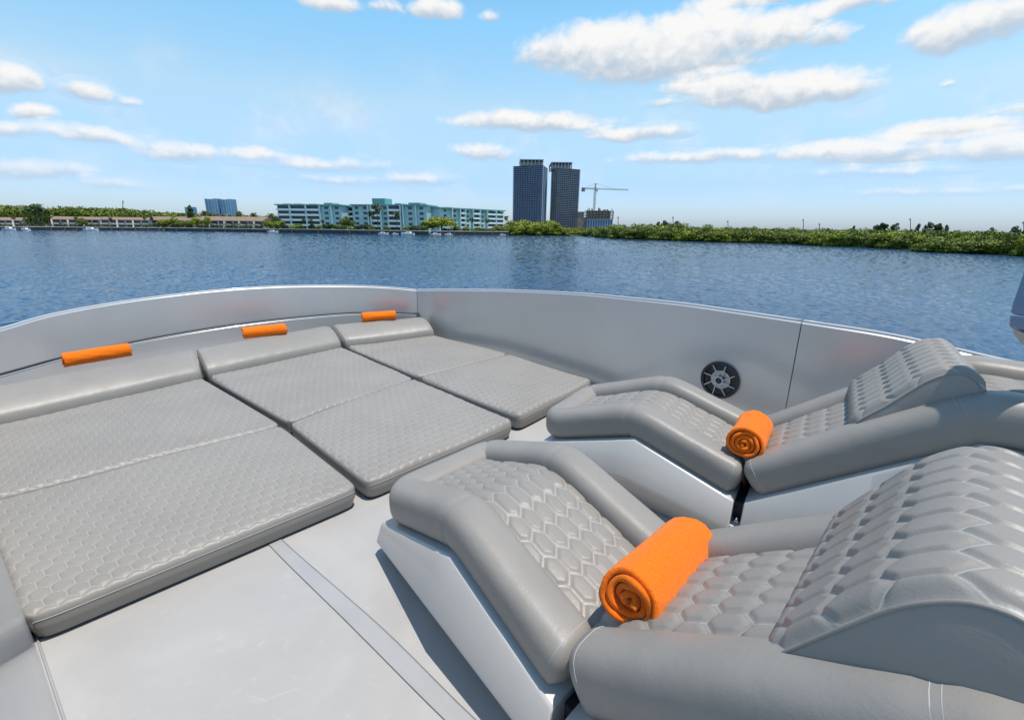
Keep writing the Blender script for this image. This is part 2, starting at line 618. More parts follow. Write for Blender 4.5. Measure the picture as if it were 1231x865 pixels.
def vnoise(x, y, k=0):
    """cheap smooth value noise, arrays"""
    x = np.asarray(x, float)
    y = np.asarray(y, float)
    xi = np.floor(x).astype(int)
    yi = np.floor(y).astype(int)
    fx, fy = x - xi, y - yi
    fx = fx * fx * (3 - 2 * fx)
    fy = fy * fy * (3 - 2 * fy)
    g = _NG[:, :, k % 3]
    a = g[xi % 64, yi % 64]
    b = g[(xi + 1) % 64, yi % 64]
    c = g[xi % 64, (yi + 1) % 64]
    d = g[(xi + 1) % 64, (yi + 1) % 64]
    return (a * (1 - fx) + b * fx) * (1 - fy) + (c * (1 - fx) + d * fx) * fy - 0.5


# ================================================================== SETTING: water, deck
def build_water():
    fine = np.linspace(-1.06, 1.06, 1150)
    coarse = np.linspace(1.06, 2 * math.pi - 1.06, 40)[1:-1]
    azs = np.concatenate([fine, coarse])
    rs = [0.01, 3.0, 6.0, 9.0]
    while rs[-1] < 260:
        r = rs[-1]
        rs.append(r + max(.13, r * r / 2725 * .8))
    while rs[-1] < 9000:
        rs.append(rs[-1] * 1.12)
    rs = np.array(rs)
    R_, A_ = np.meshgrid(rs, azs, indexing='ij')
    X, Y = R_ * np.sin(A_), R_ * np.cos(A_)
    rng = np.random.RandomState(5)
    Hh = np.zeros_like(X)
    SX = np.zeros_like(X)
    SY = np.zeros_like(X)
    n = 60
    for i in range(n):
        lam = .22 * (7 ** (i / (n - 1)))
        k = 2 * math.pi / lam
        th = math.radians(80) + rng.normal() * .50
        s_ = .023 * (1.0 if lam < .9 else .6)
        ph = rng.rand() * 6.28
        kx, ky = k * math.cos(th), k * math.sin(th)
        # slow phase drift breaks up the regularity of the sine trains
        dr = 2.5 * (vnoise(X * .11 + i, Y * .11 + 2 * i, i) + vnoise(X * .03 + i * 3, Y * .03, i + 1))
        p = kx * X + ky * Y + ph + dr
        Hh += s_ / k * np.sin(p)
        SX += s_ * math.cos(th) * np.cos(p)
        SY += s_ * math.sin(th) * np.cos(p)
    patch = 1 + .3 * vnoise(X * .05, Y * .035, 1) + .45 * vnoise(X * .012 + 9, Y * .02 + 4, 2) + .35 * (1 - sstep(X, -35, 15))
    fall = patch / (1 + R_ / 260.0)
    Z = WATER + Hh * fall * (R_ < 700)
    N_ = np.stack([-SX * fall, -SY * fall, np.ones_like(X)], -1)
    N_ /= np.linalg.norm(N_, axis=-1)[..., None]
    nr, na = X.shape
    co = np.stack([X, Y, Z], -1).reshape(-1, 3).astype(np.float32)
    i0 = np.arange(nr - 1)[:, None] * na
    j0 = np.arange(na)[None, :]
    j1 = (np.arange(na)[None, :] + 1) % na
    F_ = np.stack([i0 + j0, i0 + na + j0, i0 + na + j1, i0 + j1], -1).reshape(-1, 4)
    F_ = F_[:, ::-1] if True else F_
    me = bpy.data.meshes.new('water')
    me.vertices.add(len(co))
    me.vertices.foreach_set('co', co.ravel())
    me.loops.add(len(F_) * 4)
    me.loops.foreach_set('vertex_index', F_.astype(np.int32).ravel())
    me.polygons.add(len(F_))
    me.polygons.foreach_set('loop_start', np.arange(0, len(F_) * 4, 4, dtype=np.int32))
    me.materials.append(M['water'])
    me.update(calc_edges=True)
    me.shade_smooth()
    if me.polygons[len(me.polygons) // 2].normal.z < 0:
        me.flip_normals()
    me.normals_split_custom_set_from_vertices(N_.reshape(-1, 3).tolist())
    o = bpy.data.objects.new('water', me)
    col.objects.link(o)
    tag(o, kind='structure')
    return o


water = build_water()
roll_now = 0.0      # the boat was measured with a level camera; it is heeled as a whole below


def catmull(pts, n=6):
    P = [Vector(p) for p in pts]
    P = [P[0] * 2 - P[1]] + P + [P[-1] * 2 - P[-2]]
    out = []
    for i in range(1, len(P) - 2):
        for k in range(n):
            t = k / n
            a, b, c, d = P[i - 1], P[i], P[i + 1], P[i + 2]
            out.append(0.5 * ((2 * b) + (c - a) * t + (2 * a - 5 * b + 4 * c - d) * t * t + (3 * b - a - 3 * c + d) * t ** 3))
    out.append(P[-2])
    return out


def offset(pts, d):
    """offset a plan curve (Vectors, z kept) to its left by d"""
    out = []
    for i, p in enumerate(pts):
        t = (pts[min(i + 1, len(pts) - 1)] - pts[max(i - 1, 0)])
        t.z = 0
        t.normalize()
        out.append(p + Vector((-t.y, t.x, 0)) * d)
    return out


# walls run clockwise seen from above (port aft -> bow -> starboard aft): outside is on the left
FRONT = [(-3.54, 2.56, .664), (-3.70, 2.92, .624), (-3.76, 3.25, .606), (-3.76, 3.65, .638), (-3.62, 4.1, .66), (-3.38, 4.5, .672),
         (-3.05, 4.85, .68), (-2.6, 5.15, .676), (-2.0, 5.4, .65), (-1.55, 5.48, .624), (-1.15, 5.48, .59)]
LEDGE = [.362, .308, .284, .276, .276, .284, .294, .306, .318, .306, .296]
STAR1 = [(-1.15, 5.48, .59), (-.78, 5.22, .628), (-.40, 4.94, .665), (-.05, 4.62, .704), (.30, 4.24, .744), (.63, 3.85, .778), (.92, 3.47, .800),
         (1.2, 3.15, .812), (1.446, 2.9, .806), (1.705, 2.62, .800)]
STAR2 = [(1.705, 2.62, .800), (2.0, 2.3, .786), (2.25, 2.0, .745), (2.45, 1.75, .724), (2.75, 1.3, .72), (3.0, .8, .72), (3.1, 0, .72), (3.1, -2.2, .72)]
PORT = [(-.2, -2.2, .82), (-.2, -.9, .82), (-.45, .27, .82), (-1.287, .944, .82), (-1.625, 1.205, .80), (-2.50, 1.79, .74), (-3.54, 2.56, .664)]

bul = empty('bulwark', (0, 0, 0), label='silver grey bulwark wall curving round the foredeck', cat='boat bulwark')


def wall_panel(pts, name, th=0.05, z0=0.0, n=6, gap=0.0, sm=True):
    c = catmull(pts, n) if sm else [Vector(p) for p in pts]
    if gap:
        t = (c[1] - c[0]).normalized()
        c[0] = c[0] + t * gap
        t = (c[-2] - c[-1]).normalized()
        c[-1] = c[-1] + t * gap
    o = offset(c, th)
    m = MB()
    rows = [[(p.x, p.y, z0) for p in c], [(p.x, p.y, p.z - .008) for p in c], [(p.x, p.y, p.z) for p in offset(c, .010)],
            [(q.x, q.y, q.z) for q in offset(c, th - .004)], [(q.x, q.y, q.z - .010) for q in o], [(q.x, q.y, z0) for q in o]]
    m.grid([[rows[i][j] for i in range(6)] for j in range(len(c))], closed=True)
    L = len(c) * 6
    m.f.append(tuple(range(6)))
    m.f.append(tuple(range(L - 6, L))[::-1])
    ob = m.build(name, M['gelcoat'], bul)
    autosmooth(ob, 30)
    cap = MB()
    cc = [Vector((p.x, p.y, p.z + .004)) for p in offset(c, .022)]
    cap.tube(cc, .011, 8)
    ob2 = cap.build('edge_moulding', M['gelcoat_white'], ob, smooth=True)
    return ob


wf = wall_panel(FRONT, 'bow_panel', gap=.002)
ws1 = wall_panel(STAR1, 'side_panel', gap=.003)
ws2 = wall_panel(STAR2, 'side_panel', gap=.003)
wp = wall_panel(PORT, 'side_panel', gap=.002, sm=False)
wp['label'] = 'port side panel beside the nearest sun pad'
# black seals showing in the joints between panels
for (x, y, z) in [(-1.15, 5.48, .585), (1.705, 2.62, .79)]:
    m = MB()
    m.tube([(x + .012, y + .012, 0), (x + .012, y + .012, z)], .011, 8)
    m.build('joint_seal', M['joint'], bul, smooth=True)
# lower liner with its ledge, under the bow panel
c = catmull([(x, y, l) for (x, y, z), l in zip(FRONT, LEDGE)], 6)
ci = offset(c, -.035)
ci[-1] = ci[-1] + Vector((-.02, .0, 0))
m = MB()
m.grid([[(q.x, q.y, 0), (q.x, q.y, q.z - .008), (q.x + (p.x - q.x) * .25, q.y + (p.y - q.y) * .25, q.z), (p.x, p.y, q.z + .002)] for p, q in zip(c, ci)])
lin = m.build('lower_liner', M['gelcoat'], bul)
autosmooth(lin, 30)
m = MB()
m.tube([Vector((q.x, q.y, q.z + .002)) for q in offset(c, -.030)], .005, 6)
m.build('ledge_bead', M['gelcoat_white'], lin, smooth=True)
m = MB()
m.tube([Vector((q.x, q.y, q.z + .012)) for q in offset(c, -.004)], .008, 6)
m.build('ledge_seal', M['dark_gap'], lin, smooth=True)
# outer hull flank down to the water
allp = [Vector(p) for p in PORT[:-1]] + catmull(FRONT, 4)[:-1] + catmull(STAR1, 4)[:-1] + catmull(STAR2, 4)
top_o = offset(allp, .055)
mid_o = offset(allp, .02)
ctr = Vector((0, 1.0, 0))
m = MB()
rows = []
for a, b in zip(top_o, mid_o):
    bot = ctr + (Vector((b.x, b.y, 0)) - ctr) * .80
    rows.append([(a.x, a.y, a.z - .02), (a.x, a.y, -.25), (b.x, b.y, -1.2), (bot.x, bot.y, WATER - .3)])
m.grid(rows)
hs = m.build('hull_side', M['gelcoat'], bul, smooth=True)

# deck (structure)
m = MB()
outline = [(p.x, p.y) for p in offset(allp, -.0)]
m.prism(outline, -.06, 0.0)
m.build('deck', M['deck'], kind='structure')
# grey inlaid strip on the deck
SL = [on_z(u, v, 0) for u, v in [(285, 606), (323, 654), (423, 753), (535, 865), (640, 960)]]
SR = [on_z(u, v, 0) for u, v in [(300, 604), (337, 648), (456, 753), (570, 865), (690, 965)]]
cl = catmull([(x, y, 0) for x, y in SL], 6)
cr = catmull([(x, y, 0) for x, y in SR], 6)
m = MB()
m.grid([[(a.x, a.y, .0), (a.x, a.y, .004), (b.x, b.y, .004), (b.x, b.y, 0)] for a, b in zip(cl, cr)])
st = m.build('deck_strip', M['strip'], kind='structure')
m = MB()
m.grid([[(b.x, b.y, .006), (b.x + .0026, b.y + .002, .006)] for b in cr])
m.grid([[(a.x - .0016, a.y - .0012, .005), (a.x, a.y, .005)] for a in cl])
m.build('deck_joint', M['joint'], kind='structure')
# caulk line at the foot of the port panel
pc = offset([Vector((x, y, .004)) for x, y, z in PORT], -.008)
m = MB()
m.tube(pc[1:6], .0035, 6)
m.build('foot_caulk', M['strip'], bul, smooth=True)

# ================================================================== SUN PADS
HP = 0.0625     # hexagon pitch across
HR = 0.058      # hexagon row pitch


def edge_map(L, T, R, res, dense=None):
    S = T - R
    q = R * math.pi / 2
    tot = L - 2 * R + 2 * q + 2 * S
    n = max(8, int(tot / res))
    p = np.linspace(0, tot, n + 1)

    def f(p):
        x = np.where(p < S, 0, np.where(p < S + q, R * (1 - np.cos((p - S) / R)), R + (p - S - q)))
        dr = np.where(p < S, T - p, np.where(p < S + q, R * (1 - np.sin(np.clip((p - S) / R, 0, math.pi / 2))), 0))
        return x, dr
    x1, d1 = f(p)
    x2, d2 = f(tot - p)
    x = np.where(p < tot / 2, x1, L - x2)
    dr = np.where(p < tot / 2, d1, d2)
    return x, dr, p - S - q + R


def pad_section(parent, c00, c10, c11, c01, top, T, R, name, seed=0, res=0.0075, amp=0.0068, mats=('vinyl_hex', 'vinyl'), crown=0.010):
    c00, c10, c11, c01 = [np.array(q, float) for q in (c00, c10, c11, c01)]
    La = (np.linalg.norm(c10 - c00) + np.linalg.norm(c11 - c01)) / 2
    Lb = (np.linalg.norm(c01 - c00) + np.linalg.norm(c11 - c10)) / 2
    xa, da, pa = edge_map(La, T, R, res)
    xb, db, pb = edge_map(Lb, T, R, res)
    XA, XB = np.meshgrid(xa, xb)
    DA, DB = np.meshgrid(da, db)
    PA, PB = np.meshgrid(pa, pb)
    drop = np.minimum(T, np.hypot(DA, DB))
    U, V = PA / HP + seed * .37, PB / HR * (math.sqrt(3) / 2) + seed * .2
    d = hexd(U, V)
    h = amp * np.minimum(1, sstep(d, 0.0, 0.15) * .9 + sstep(d, 0.1, 0.5) * .1)
    fade = 1 - sstep(drop, R * .02, R * .42)
    a, b = XA / La, XB / Lb
    cr = crown * (1 - (2 * a - 1) ** 4) * (1 - (2 * b - 1) ** 4) + vnoise(XA * 3.1 + seed * 5, XB * 3.1) * .012 * fade
    P = (c00[None, None] * ((1 - a) * (1 - b))[..., None] + c10 * (a * (1 - b))[..., None] + c11 * (a * b)[..., None] + c01 * ((1 - a) * b)[..., None])
    # soft plan corners and a slight undercut at the foot of the side
    Z = top - drop + (h - amp) * fade + cr
    ctrp = (c00 + c10 + c11 + c01) / 4
    under = sstep(drop, T * .55, T) * .010
    cornr = np.exp(-((np.minimum(XA, La - XA) + np.minimum(XB, Lb - XB)) / .030)) * .018
    k = 1 - (under + cornr) / (min(La, Lb) / 2)
    P = ctrp + (P - ctrp) * k[..., None]
    pts = np.concatenate([P, Z[..., None]], -1)
    m = MB()
    m.grid(pts, np.stack([U, V], -1))
    o = m.build(name, M[mats[0]], parent, smooth=True)
    o.data.materials.append(M[mats[1]])
    r, cc = drop.shape
    fd = (drop[:-1, :-1] + drop[1:, 1:]) / 2
    mi = (fd > R * .28).astype(np.int32).ravel()
    o.data.polygons.foreach_set('material_index', mi)
    if 'rear' in name:
        return o
    # stitched seam line where the quilting ends
    j = int(np.argmin(np.abs(db[:len(db) // 2] - R * .95)))
    ia = [i for i in range(cc) if da[i] < R * .6][::2]
    s_ = MB()
    s_.tube([tuple(pts[j, i] + np.array([0, 0, .0005])) for i in ia], .0016, 5)
    s_.build('seam', M['thread'], o, smooth=True)
    return o


def head_bolster(parent, c0, c1, d0, d1, seed):
    """c0-c1: foot of the bolster where the quilting ends, d0-d1 the far edge"""
    c0, c1, d0, d1 = [np.array(q, float) for q in (c0, c1, d0, d1)]
    W_ = np.linalg.norm(c1 - c0)
    prof = [(0.02, .02), (0.0, .10), (.012, .152), (.06, .192), (.20, .232), (.38, .266), (.56, .288), (.72, .298), (.85, .292), (.95, .262), (1.0, .20), (1.0, .10), (.98, .02)]
    pr_ = catmull([(a, b, 0) for a, b in prof], 3)
    prof = [(q.x, q.y) for q in pr_]
    ts = np.concatenate([np.array([0, .004, .012, .024, .04, .06]) / W_, np.linspace(.09 / W_, 1 - .09 / W_, 40), 1 - np.array([.06, .04, .024, .012, .004, 0]) / W_])
    rows = []
    for t in ts:
        e = min(t, 1 - t) * W_
        k = 1 if e > .06 else math.sqrt(max(0, 1 - (1 - e / .06) ** 2))
        k = .92 + .08 * k if e > 0 else .0
        a, b = c0 + (c1 - c0) * t, d0 + (d1 - d0) * t
        row = []
        for (x, z) in prof:
            x2 = .5 + (x - .5) * k
            z2 = .13 + (z - .13) * k
            z2 += .010 * float(vnoise(t * W_ * 5 + seed, x * 3)) + .004 * float(vnoise(t * W_ * 22 + seed, x * 2.2, 1))
            p = a + (b - a) * x2
            row.append((p[0], p[1], z2))
        rows.append(row)
    m = MB()
    m.grid(rows, closed=True)
    o = m.build('head_bolster', M['vinyl'], parent, smooth=True)
    for i in (4, len(ts) - 5):
        s_ = MB()
        s_.tube([tuple(np.array(q) + np.array([0, 0, .002])) for q in rows[i][3:-4]], .0022, 5)
        s_.build('seam', M['thread'], o, smooth=True)
    return o


TOP = .128
PADS = [
    dict(FL=(-1.590, 1.165), FR=(-.752, 1.962), ML=(-2.450, 1.805), MR=(-1.480, 2.672), HL=(-3.375, 2.545), HR=(-2.582, 3.585), BL=(-3.62, 2.90), BR=(-2.862, 3.925),
         label='nearest quilted grey sun pad, its left edge against the port wall'),
    dict(FL=(-.722, 1.985), FR=(.020, 2.735), ML=(-1.450, 2.70), MR=(-.815, 3.580), HL=(-2.560, 3.62), HR=(-1.775, 4.580), BL=(-2.850, 3.935), BR=(-2.050, 4.895),
         label='quilted grey sun pad between the other two pads'),
    dict(FL=(.048, 2.800), FR=(.670, 3.545), ML=(-.785, 3.615), MR=(-.035, 4.335), HL=(-1.745, 4.610), HR=(-.890, 5.105), BL=(-2.020, 4.93), BR=(-1.120, 5.365),
         label='farthest quilted grey sun pad, in the corner of bow and starboard wall'),
]
for i, p in enumerate(PADS):
    cen = np.mean([p['FL'], p['FR'], p['HL'], p['HR']], 0)
    root = empty('sun_pad', (cen[0], cen[1], 0), label=p['label'], cat='sun pad', group='quilted sun pads along the bow')
    L = lambda q: (q[0] - cen[0], q[1] - cen[1])
    pad_section(root, L(p['FL']), L(p['FR']), L(p['MR']), L(p['ML']), TOP, .112, .038, 'front_cushion', i * 2)
    pad_section(root, L(p['ML']), L(p['MR']), L(p['HR']), L(p['HL']), TOP + .004, .112, .034, 'rear_cushion', i * 2 + 1)
    head_bolster(root, L(p['HL']), L(p['HR']), L(p['BL']), L(p['BR']), i * 3.3)
    m = MB()
    q = [np.array(L(p[k])) for k in ('FL', 'FR', 'MR', 'BR', 'BL', 'ML')]
    ce = sum(q) / 6
    m.prism([tuple(ce + (a - ce) * .965) for a in q], 0.0, .03)
    m.build('pad_base', M['dark_gap'], root)  # its black paints in the shadow gap under the pad

# ================================================================== LOUNGERS
LW = .72
LEDGE_F = [(0.0, .144), (.574, .348), (1.05, .215)]
LEDGE_R = [(1.09, .225), (1.705, .700), (2.45, .680)]

_ss = np.linspace(-.2, 2.6, 1401)


def smooth_profile(pts, sig):
    _zz = np.interp(_ss, [a for a, _ in pts], [b for _, b in pts])
    k = np.exp(-.5 * (np.arange(-200, 201) * .002 / sig) ** 2)
    k /= k.sum()
    return np.convolve(np.pad(_zz, 200, mode='edge'), k, mode='valid')


_zf = smooth_profile([(-.2, .075), (0.0, .144), (.550, .345), (1.25, .150), (2.6, .1)], .050)
_zr = smooth_profile([(-.2, .1), (.90, .080), (1.705, .700), (2.6, .675)], .050)


def zs(s, rear=False):
    return np.interp(s, _ss, _zr if rear else _zf)


def lounger_base(parent, prof, name, front=True):
    st = []
    for (s0, h0), (s1, h1) in zip(prof[:-1], prof[1:]):
        for k in range(8):
            t = k / 8
            st.append((s0 + (s1 - s0) * t, h0 + (h1 - h0) * t))
    st.append(prof[-1])
    rows = []

    def section(s, h, k=1.0):
        bz = h * .46
        bw = min(.20 * h, .095)
        pts = [(.012, 0), (-.006, bz * .35), (-bw, bz), (-bw * .99, bz * 1.10), (-.004, h - .010), (.004, h - .002), (.014, h)]
        pts = [(y + (1 - k), z) for y, z in pts]
        left = pts
        right = [(LW - y, z) for y, z in reversed(pts)]
        return [(s, y, z) for y, z in left + right]
    h0 = st[0][1]
    if front:
        rows.append([(x + .022, y * .97 + .01, z - .004) for x, y, z in section(st[0][0], h0)])
    for s, h in st:
        rows.append(section(s + (.004 if (front and s == 0) else 0), h))
    m = MB()
    m.grid(rows, closed=True)
    n = len(rows[0])
    m.f.append(tuple(range(n)))
    m.f.append(tuple(range(len(m.v) - n, len(m.v)))[::-1])
    if front:
        m.v[0:n] = [(x - .022 * 0, y, z) for x, y, z in m.v[0:n]]
    o = m.build(name, M['base'], parent)
    autosmooth(o, 28)
    bevel(o, .005, 2, 28)
    # pale rolled lip along both ledge edges
    return o


def sweep(path, rw, rh, name, parent, caps=(True, True), seed=0, mat='vinyl', n=28, seams=()):
    """soft bolster along a 3-D path; superellipse section rw x rh"""
    P = [Vector(p) for p in path]
    L = [0]
    for a, b in zip(P[:-1], P[1:]):
        L.append(L[-1] + (b - a).length)
    tot = L[-1]
    rows = []
    for i, p in enumerate(P):
        t = (P[min(i + 1, len(P) - 1)] - P[max(i - 1, 0)]).normalized()
        lat = t.cross(Vector((0, 0, 1))).normalized()
        up = lat.cross(t)
        k = 1.0
        e0, e1 = L[i], tot - L[i]
        cr = .035
        for e, cp in ((e0, caps[0]), (e1, caps[1])):
            if cp and e < cr:
                k *= .72 + .28 * math.sqrt(max(0, 1 - (1 - e / cr) ** 2))
        row = []
        for j in range(n):
            a = 2 * math.pi * j / n
            ca, sa = math.cos(a), math.sin(a)
            q = 2 / 3.0
            x = math.copysign(abs(ca) ** q, ca) * rw
            y = math.copysign(abs(sa) ** q, sa) * rh
            nz = 1 + .035 * float(vnoise(L[i] * 4 + seed, a * 1.2)) + .012 * float(vnoise(L[i] * 16 + seed, a * 2.5, 1))
            for s_at in seams:
                nz *= 1 - .045 * math.exp(-((L[i] - L[s_at]) / .007) ** 2)
            row.append(tuple(p + (lat * x + up * y) * k * nz))
        rows.append(row)
    m = MB()
    # bulged end faces
    if caps[0]:
        c0 = sum((Vector(q) for q in rows[0]), Vector()) / n
        t = (P[0] - P[1]).normalized()
        rr = [[tuple(c0 + (Vector(q) - c0) * k + t * b) for q in rows[0]] for k, b in ((.02, .016), (.4, .014), (.75, .009), (.93, .003))]
        rows = rr + rows
    if caps[1]:
        c0 = sum((Vector(q) for q in rows[-1]), Vector()) / n
        t = (P[-1] - P[-2]).normalized()
        rr = [[tuple(c0 + (Vector(q) - c0) * k + t * b) for q in rows[-1]] for k, b in ((.93, .003), (.75, .009), (.4, .014), (.02, .016))]
        rows = rows + rr
    m.grid(rows, closed=True)
    o = m.build(name, M[mat], parent, smooth=True)
    off = 4 if caps[0] else 0
    marks = list(seams)
    if caps[0]:
        marks.append(min(range(len(L)), key=lambda i: abs(L[i] - .034)))
    if caps[1]:
        marks.append(min(range(len(L)), key=lambda i: abs(L[i] - (tot - .034))))
    for mk in marks:
        ring = rows[mk + off]
        c0 = sum((Vector(q) for q in ring), Vector()) / n
        s_ = MB()
        for sh in ((-.006, .006) if mk in marks[:len(seams)] else (0,)):
            t = (P[min(mk + 1, len(P) - 1)] - P[max(mk - 1, 0)]).normalized()
            s_.tube([c0 + (Vector(q) - c0) * 1.0 + t * sh for q in ring] + [Vector(ring[0]) + t * sh], .0011, 5, caps=False)
        s_.build('seam', M['thread'], o, smooth=True)
    return o


def quilt(parent, s0, s1, w0, w1, name, lift=.112, amp=.0095, rear=False, drop0=True, drop1=True, pitch=(.060, .088), res=.0065):
    ns = int((s1 - s0) * 1.15 / res)
    nw = int((w1 - w0) / res)
    S = np.linspace(s0, s1, ns)
    Z = zs(S, rear)
    ds = np.gradient(S)
    dz = np.gradient(Z)
    ln = np.hypot(ds, dz)
    arc = np.cumsum(ln) - ln[0]
    nx, nz = -dz / ln, ds / ln
    Wv = np.linspace(w0, w1, nw)
    SS, WW = np.meshgrid(arc, Wv, indexing='ij')
    U, V = WW / pitch[0], SS / pitch[1] * (math.sqrt(3) / 2)
    d = hexd(U, V)
    h = amp * np.minimum(1, sstep(d, 0.0, 0.15) * .93 + sstep(d, .12, .5) * .07)
    tw = (WW - w0) / (w1 - w0)
    crown = -.045 * np.abs(2 * tw - 1) ** 5
    H = lift + crown + h - amp + vnoise(SS * 6, WW * 6) * .006
    a1 = arc[-1]
    if drop0:
        e = np.clip(SS / .05, 0, 1)
        H = np.where(e < 1, H * (np.sqrt(1 - (1 - e) ** 2) * .9 + .1), H)
    if drop1:
        e = np.clip((a1 - SS) / .05, 0, 1)
        H = np.where(e < 1, H * (np.sqrt(1 - (1 - e) ** 2) * .9 + .1), H)
    X = S[:, None] + nx[:, None] * H
    Zz = Z[:, None] + nz[:, None] * H
    P = np.stack([X, WW, Zz], -1)
    m = MB()
    m.grid(P, np.stack([U, V], -1))
    return m.build(name, M['vinyl_hex'], parent, smooth=True)


def lounger(name, O, ang, label, PP):
    root = empty(name, (O[0], O[1], 0), ang, label=label, cat='sun lounger', group='contoured loungers on the foredeck')
    lounger_base(root, LEDGE_F, 'front_base', True)
    lounger_base(root, LEDGE_R, 'rear_base', False)
    m = MB()
    m.box(1.0505, 1.0895, -.020, LW + .020, 0, .105)
    m.build('base_bridge', M['base'], root)
    m = MB()
    m.box(1.0505, 1.0895, .05, LW - .05, .106, .19)
    m.build('slot_shade_fill', M['dark_gap'], root)  # black box put in as the shade inside the slot
    m = MB()
    m.box(1.056, 1.084, .015, .048, .106, .112)
    m.add([(1.062, .02, .112), (1.078, .02, .112), (1.070, .02, .132), (1.062, .03, .112), (1.078, .03, .112), (1.070, .03, .132)],
          [(0, 1, 2), (3, 5, 4), (0, 3, 4, 1), (1, 4, 5, 2), (2, 5, 3, 0)])
    m.build('hinge_bracket', M['chrome'], root)
    rw, rh = .080, .081
    wl, wr = .012 + rw, LW - .045 - rw

    def pz(s, rear=False):
        return float(zs(s, rear)) + rh - .004
    # front bolster: valley -> foot on the near side, across the foot, back to the valley
    path = []
    sf, rc = .040, .075
    for s in np.linspace(1.044, sf + rc, 60):
        path.append((s, wl, pz(s)))
    for k in range(1, 12):
        a = math.pi / 2 * k / 12
        s = sf + rc - rc * math.sin(a)
        path.append((s, wl + rc - rc * math.cos(a), pz(s)))
    for w in np.linspace(wl + rc, wr - rc, 16):
        path.append((sf, w, pz(sf)))
    for k in range(1, 12):
        a = math.pi / 2 * k / 12
        s = sf + rc - rc * math.cos(a)
        path.append((s, wr - rc + rc * math.sin(a), pz(s)))
    cs_i = len(path) - 6
    for s in np.linspace(sf + rc, 1.044, 60):
        path.append((s, wr, pz(s)))
    near = lambda s0, rng_: min(rng_, key=lambda i: abs(path[i][0] - s0))
    sweep(path, rw, rh, 'front_bolster', root, seams=(near(.525, range(0, 60)), cs_i, near(.525, range(len(path) - 60, len(path)))), seed=1)
    # rear bolster
    path = []
    sb = 2.34
    for s in np.linspace(1.096, sb - rc, 70):
        path.append((s, wl, pz(s, True)))
    for k in range(1, 12):
        a = math.pi / 2 * k / 12
        s = sb - rc + rc * math.sin(a)
        path.append((s, wl + rc - rc * math.cos(a), pz(s, True)))
    for w in np.linspace(wl + rc, wr - rc, 16):
        path.append((sb, w, pz(sb, True)))
    for k in range(1, 12):
        a = math.pi / 2 * k / 12
        s = sb - rc + rc * math.cos(a)
        path.append((s, wr - rc + rc * math.sin(a), pz(s, True)))
    for s in np.linspace(sb - rc, 1.096, 70):
        path.append((s, wr, pz(s, True)))
    sweep(path, rw, rh, 'rear_bolster', root, seams=(near(1.68, range(0, 70)), near(1.68, range(len(path) - 70, len(path)))), seed=4)
    quilt(root, .08, 1.062, wl + .03, wr - .03, 'thigh_cushion')
    quilt(root, 1.078, 2.30, wl + .03, wr - .03, 'back_cushion', lift=.124, rear=True)
    # head pillow
    PP = [(q[0] + (.010 if O[0] < 0 else -.004), q[1] - .020 * sstep(q[1], .62, .85)) for q in PP]
    A = Vector((PP[0][0], 0, PP[0][1]))
    B = Vector((PP[-1][0], 0, PP[-1][1]))
    ch = (B - A)
    Lc = ch.length
    tx = ch.normalized()
    na, nw = 150, 150
    w0, w1 = .100, .625
    cm = catmull([(q[0], 0, q[1]) for q in PP], 12)
    ca = [0]
    for a, b in zip(cm[:-1], cm[1:]):
        ca.append(ca[-1] + (b - a).length)
    arcp = []
    for i in range(na + 1):
        d_ = ca[-1] * i / na
        arcp.append(Vector((float(np.interp(d_, ca, [q.x for q in cm])), 0, float(np.interp(d_, ca, [q.z for q in cm])))))
    al = [0]
    for a, b in zip(arcp[:-1], arcp[1:]):
        al.append(al[-1] + (b - a).length)
    mid = A + tx * Lc * .5
    al = np.array(al)
    Wv = np.linspace(w0, w1, nw)
    SS, WW = np.meshgrid(al, Wv, indexing='ij')
    U, V = WW / .060 + .25, SS / .100 * (math.sqrt(3) / 2) + .3
    d = hexd(U, V)
    ed = np.minimum(WW - w0, w1 - WW)
    fade = sstep(ed, .0, .02)
    H = .0068 * sstep(d, 0, .14) * fade - .012 * (1 - sstep(ed, 0, .03))
    P = np.zeros((na + 1, nw, 3))
    for i in range(na + 1):
        t = (arcp[min(i + 1, na)] - arcp[max(i - 1, 0)]).normalized()
        nrm = Vector((-t.z, 0, t.x))
        for j in range(nw):
            p = arcp[i] + nrm * H[i, j]
            P[i, j] = (p.x, Wv[j], p.z)
    m = MB()
    m.grid(P, np.stack([U, V], -1))
    pil = m.build('head_pillow', M['vinyl_hex'], root, smooth=True)
    for w, nm in ((w0, -1), (w1, 1)):
        rows = []
        for k in (1.0, .96, .8, .55, .3, .02):
            bul_ = .004 + .016 * (1 - k ** 3)
            rows.append([(mid.x + (P[i, 0 if nm < 0 else -1][0] - mid.x) * k, w + nm * bul_, mid.z + (P[i, 0 if nm < 0 else -1][2] - mid.z) * k) for i in range(na + 1)])
        m = MB()
        rows.insert(0, [tuple(P[i, 0 if nm < 0 else -1]) for i in range(na + 1)])
        m.grid(rows)
        m.build('side_gusset', M['vinyl'], pil, smooth=True)
        m = MB()
        m.tube([(P[i, 0 if nm < 0 else -1][0], w + nm * .003, P[i, 0 if nm < 0 else -1][2] + .001) for i in range(0, na + 1, 2)], .0032, 6)
        m.build('piping', M['vinyl'], pil, smooth=True)
    m = MB()
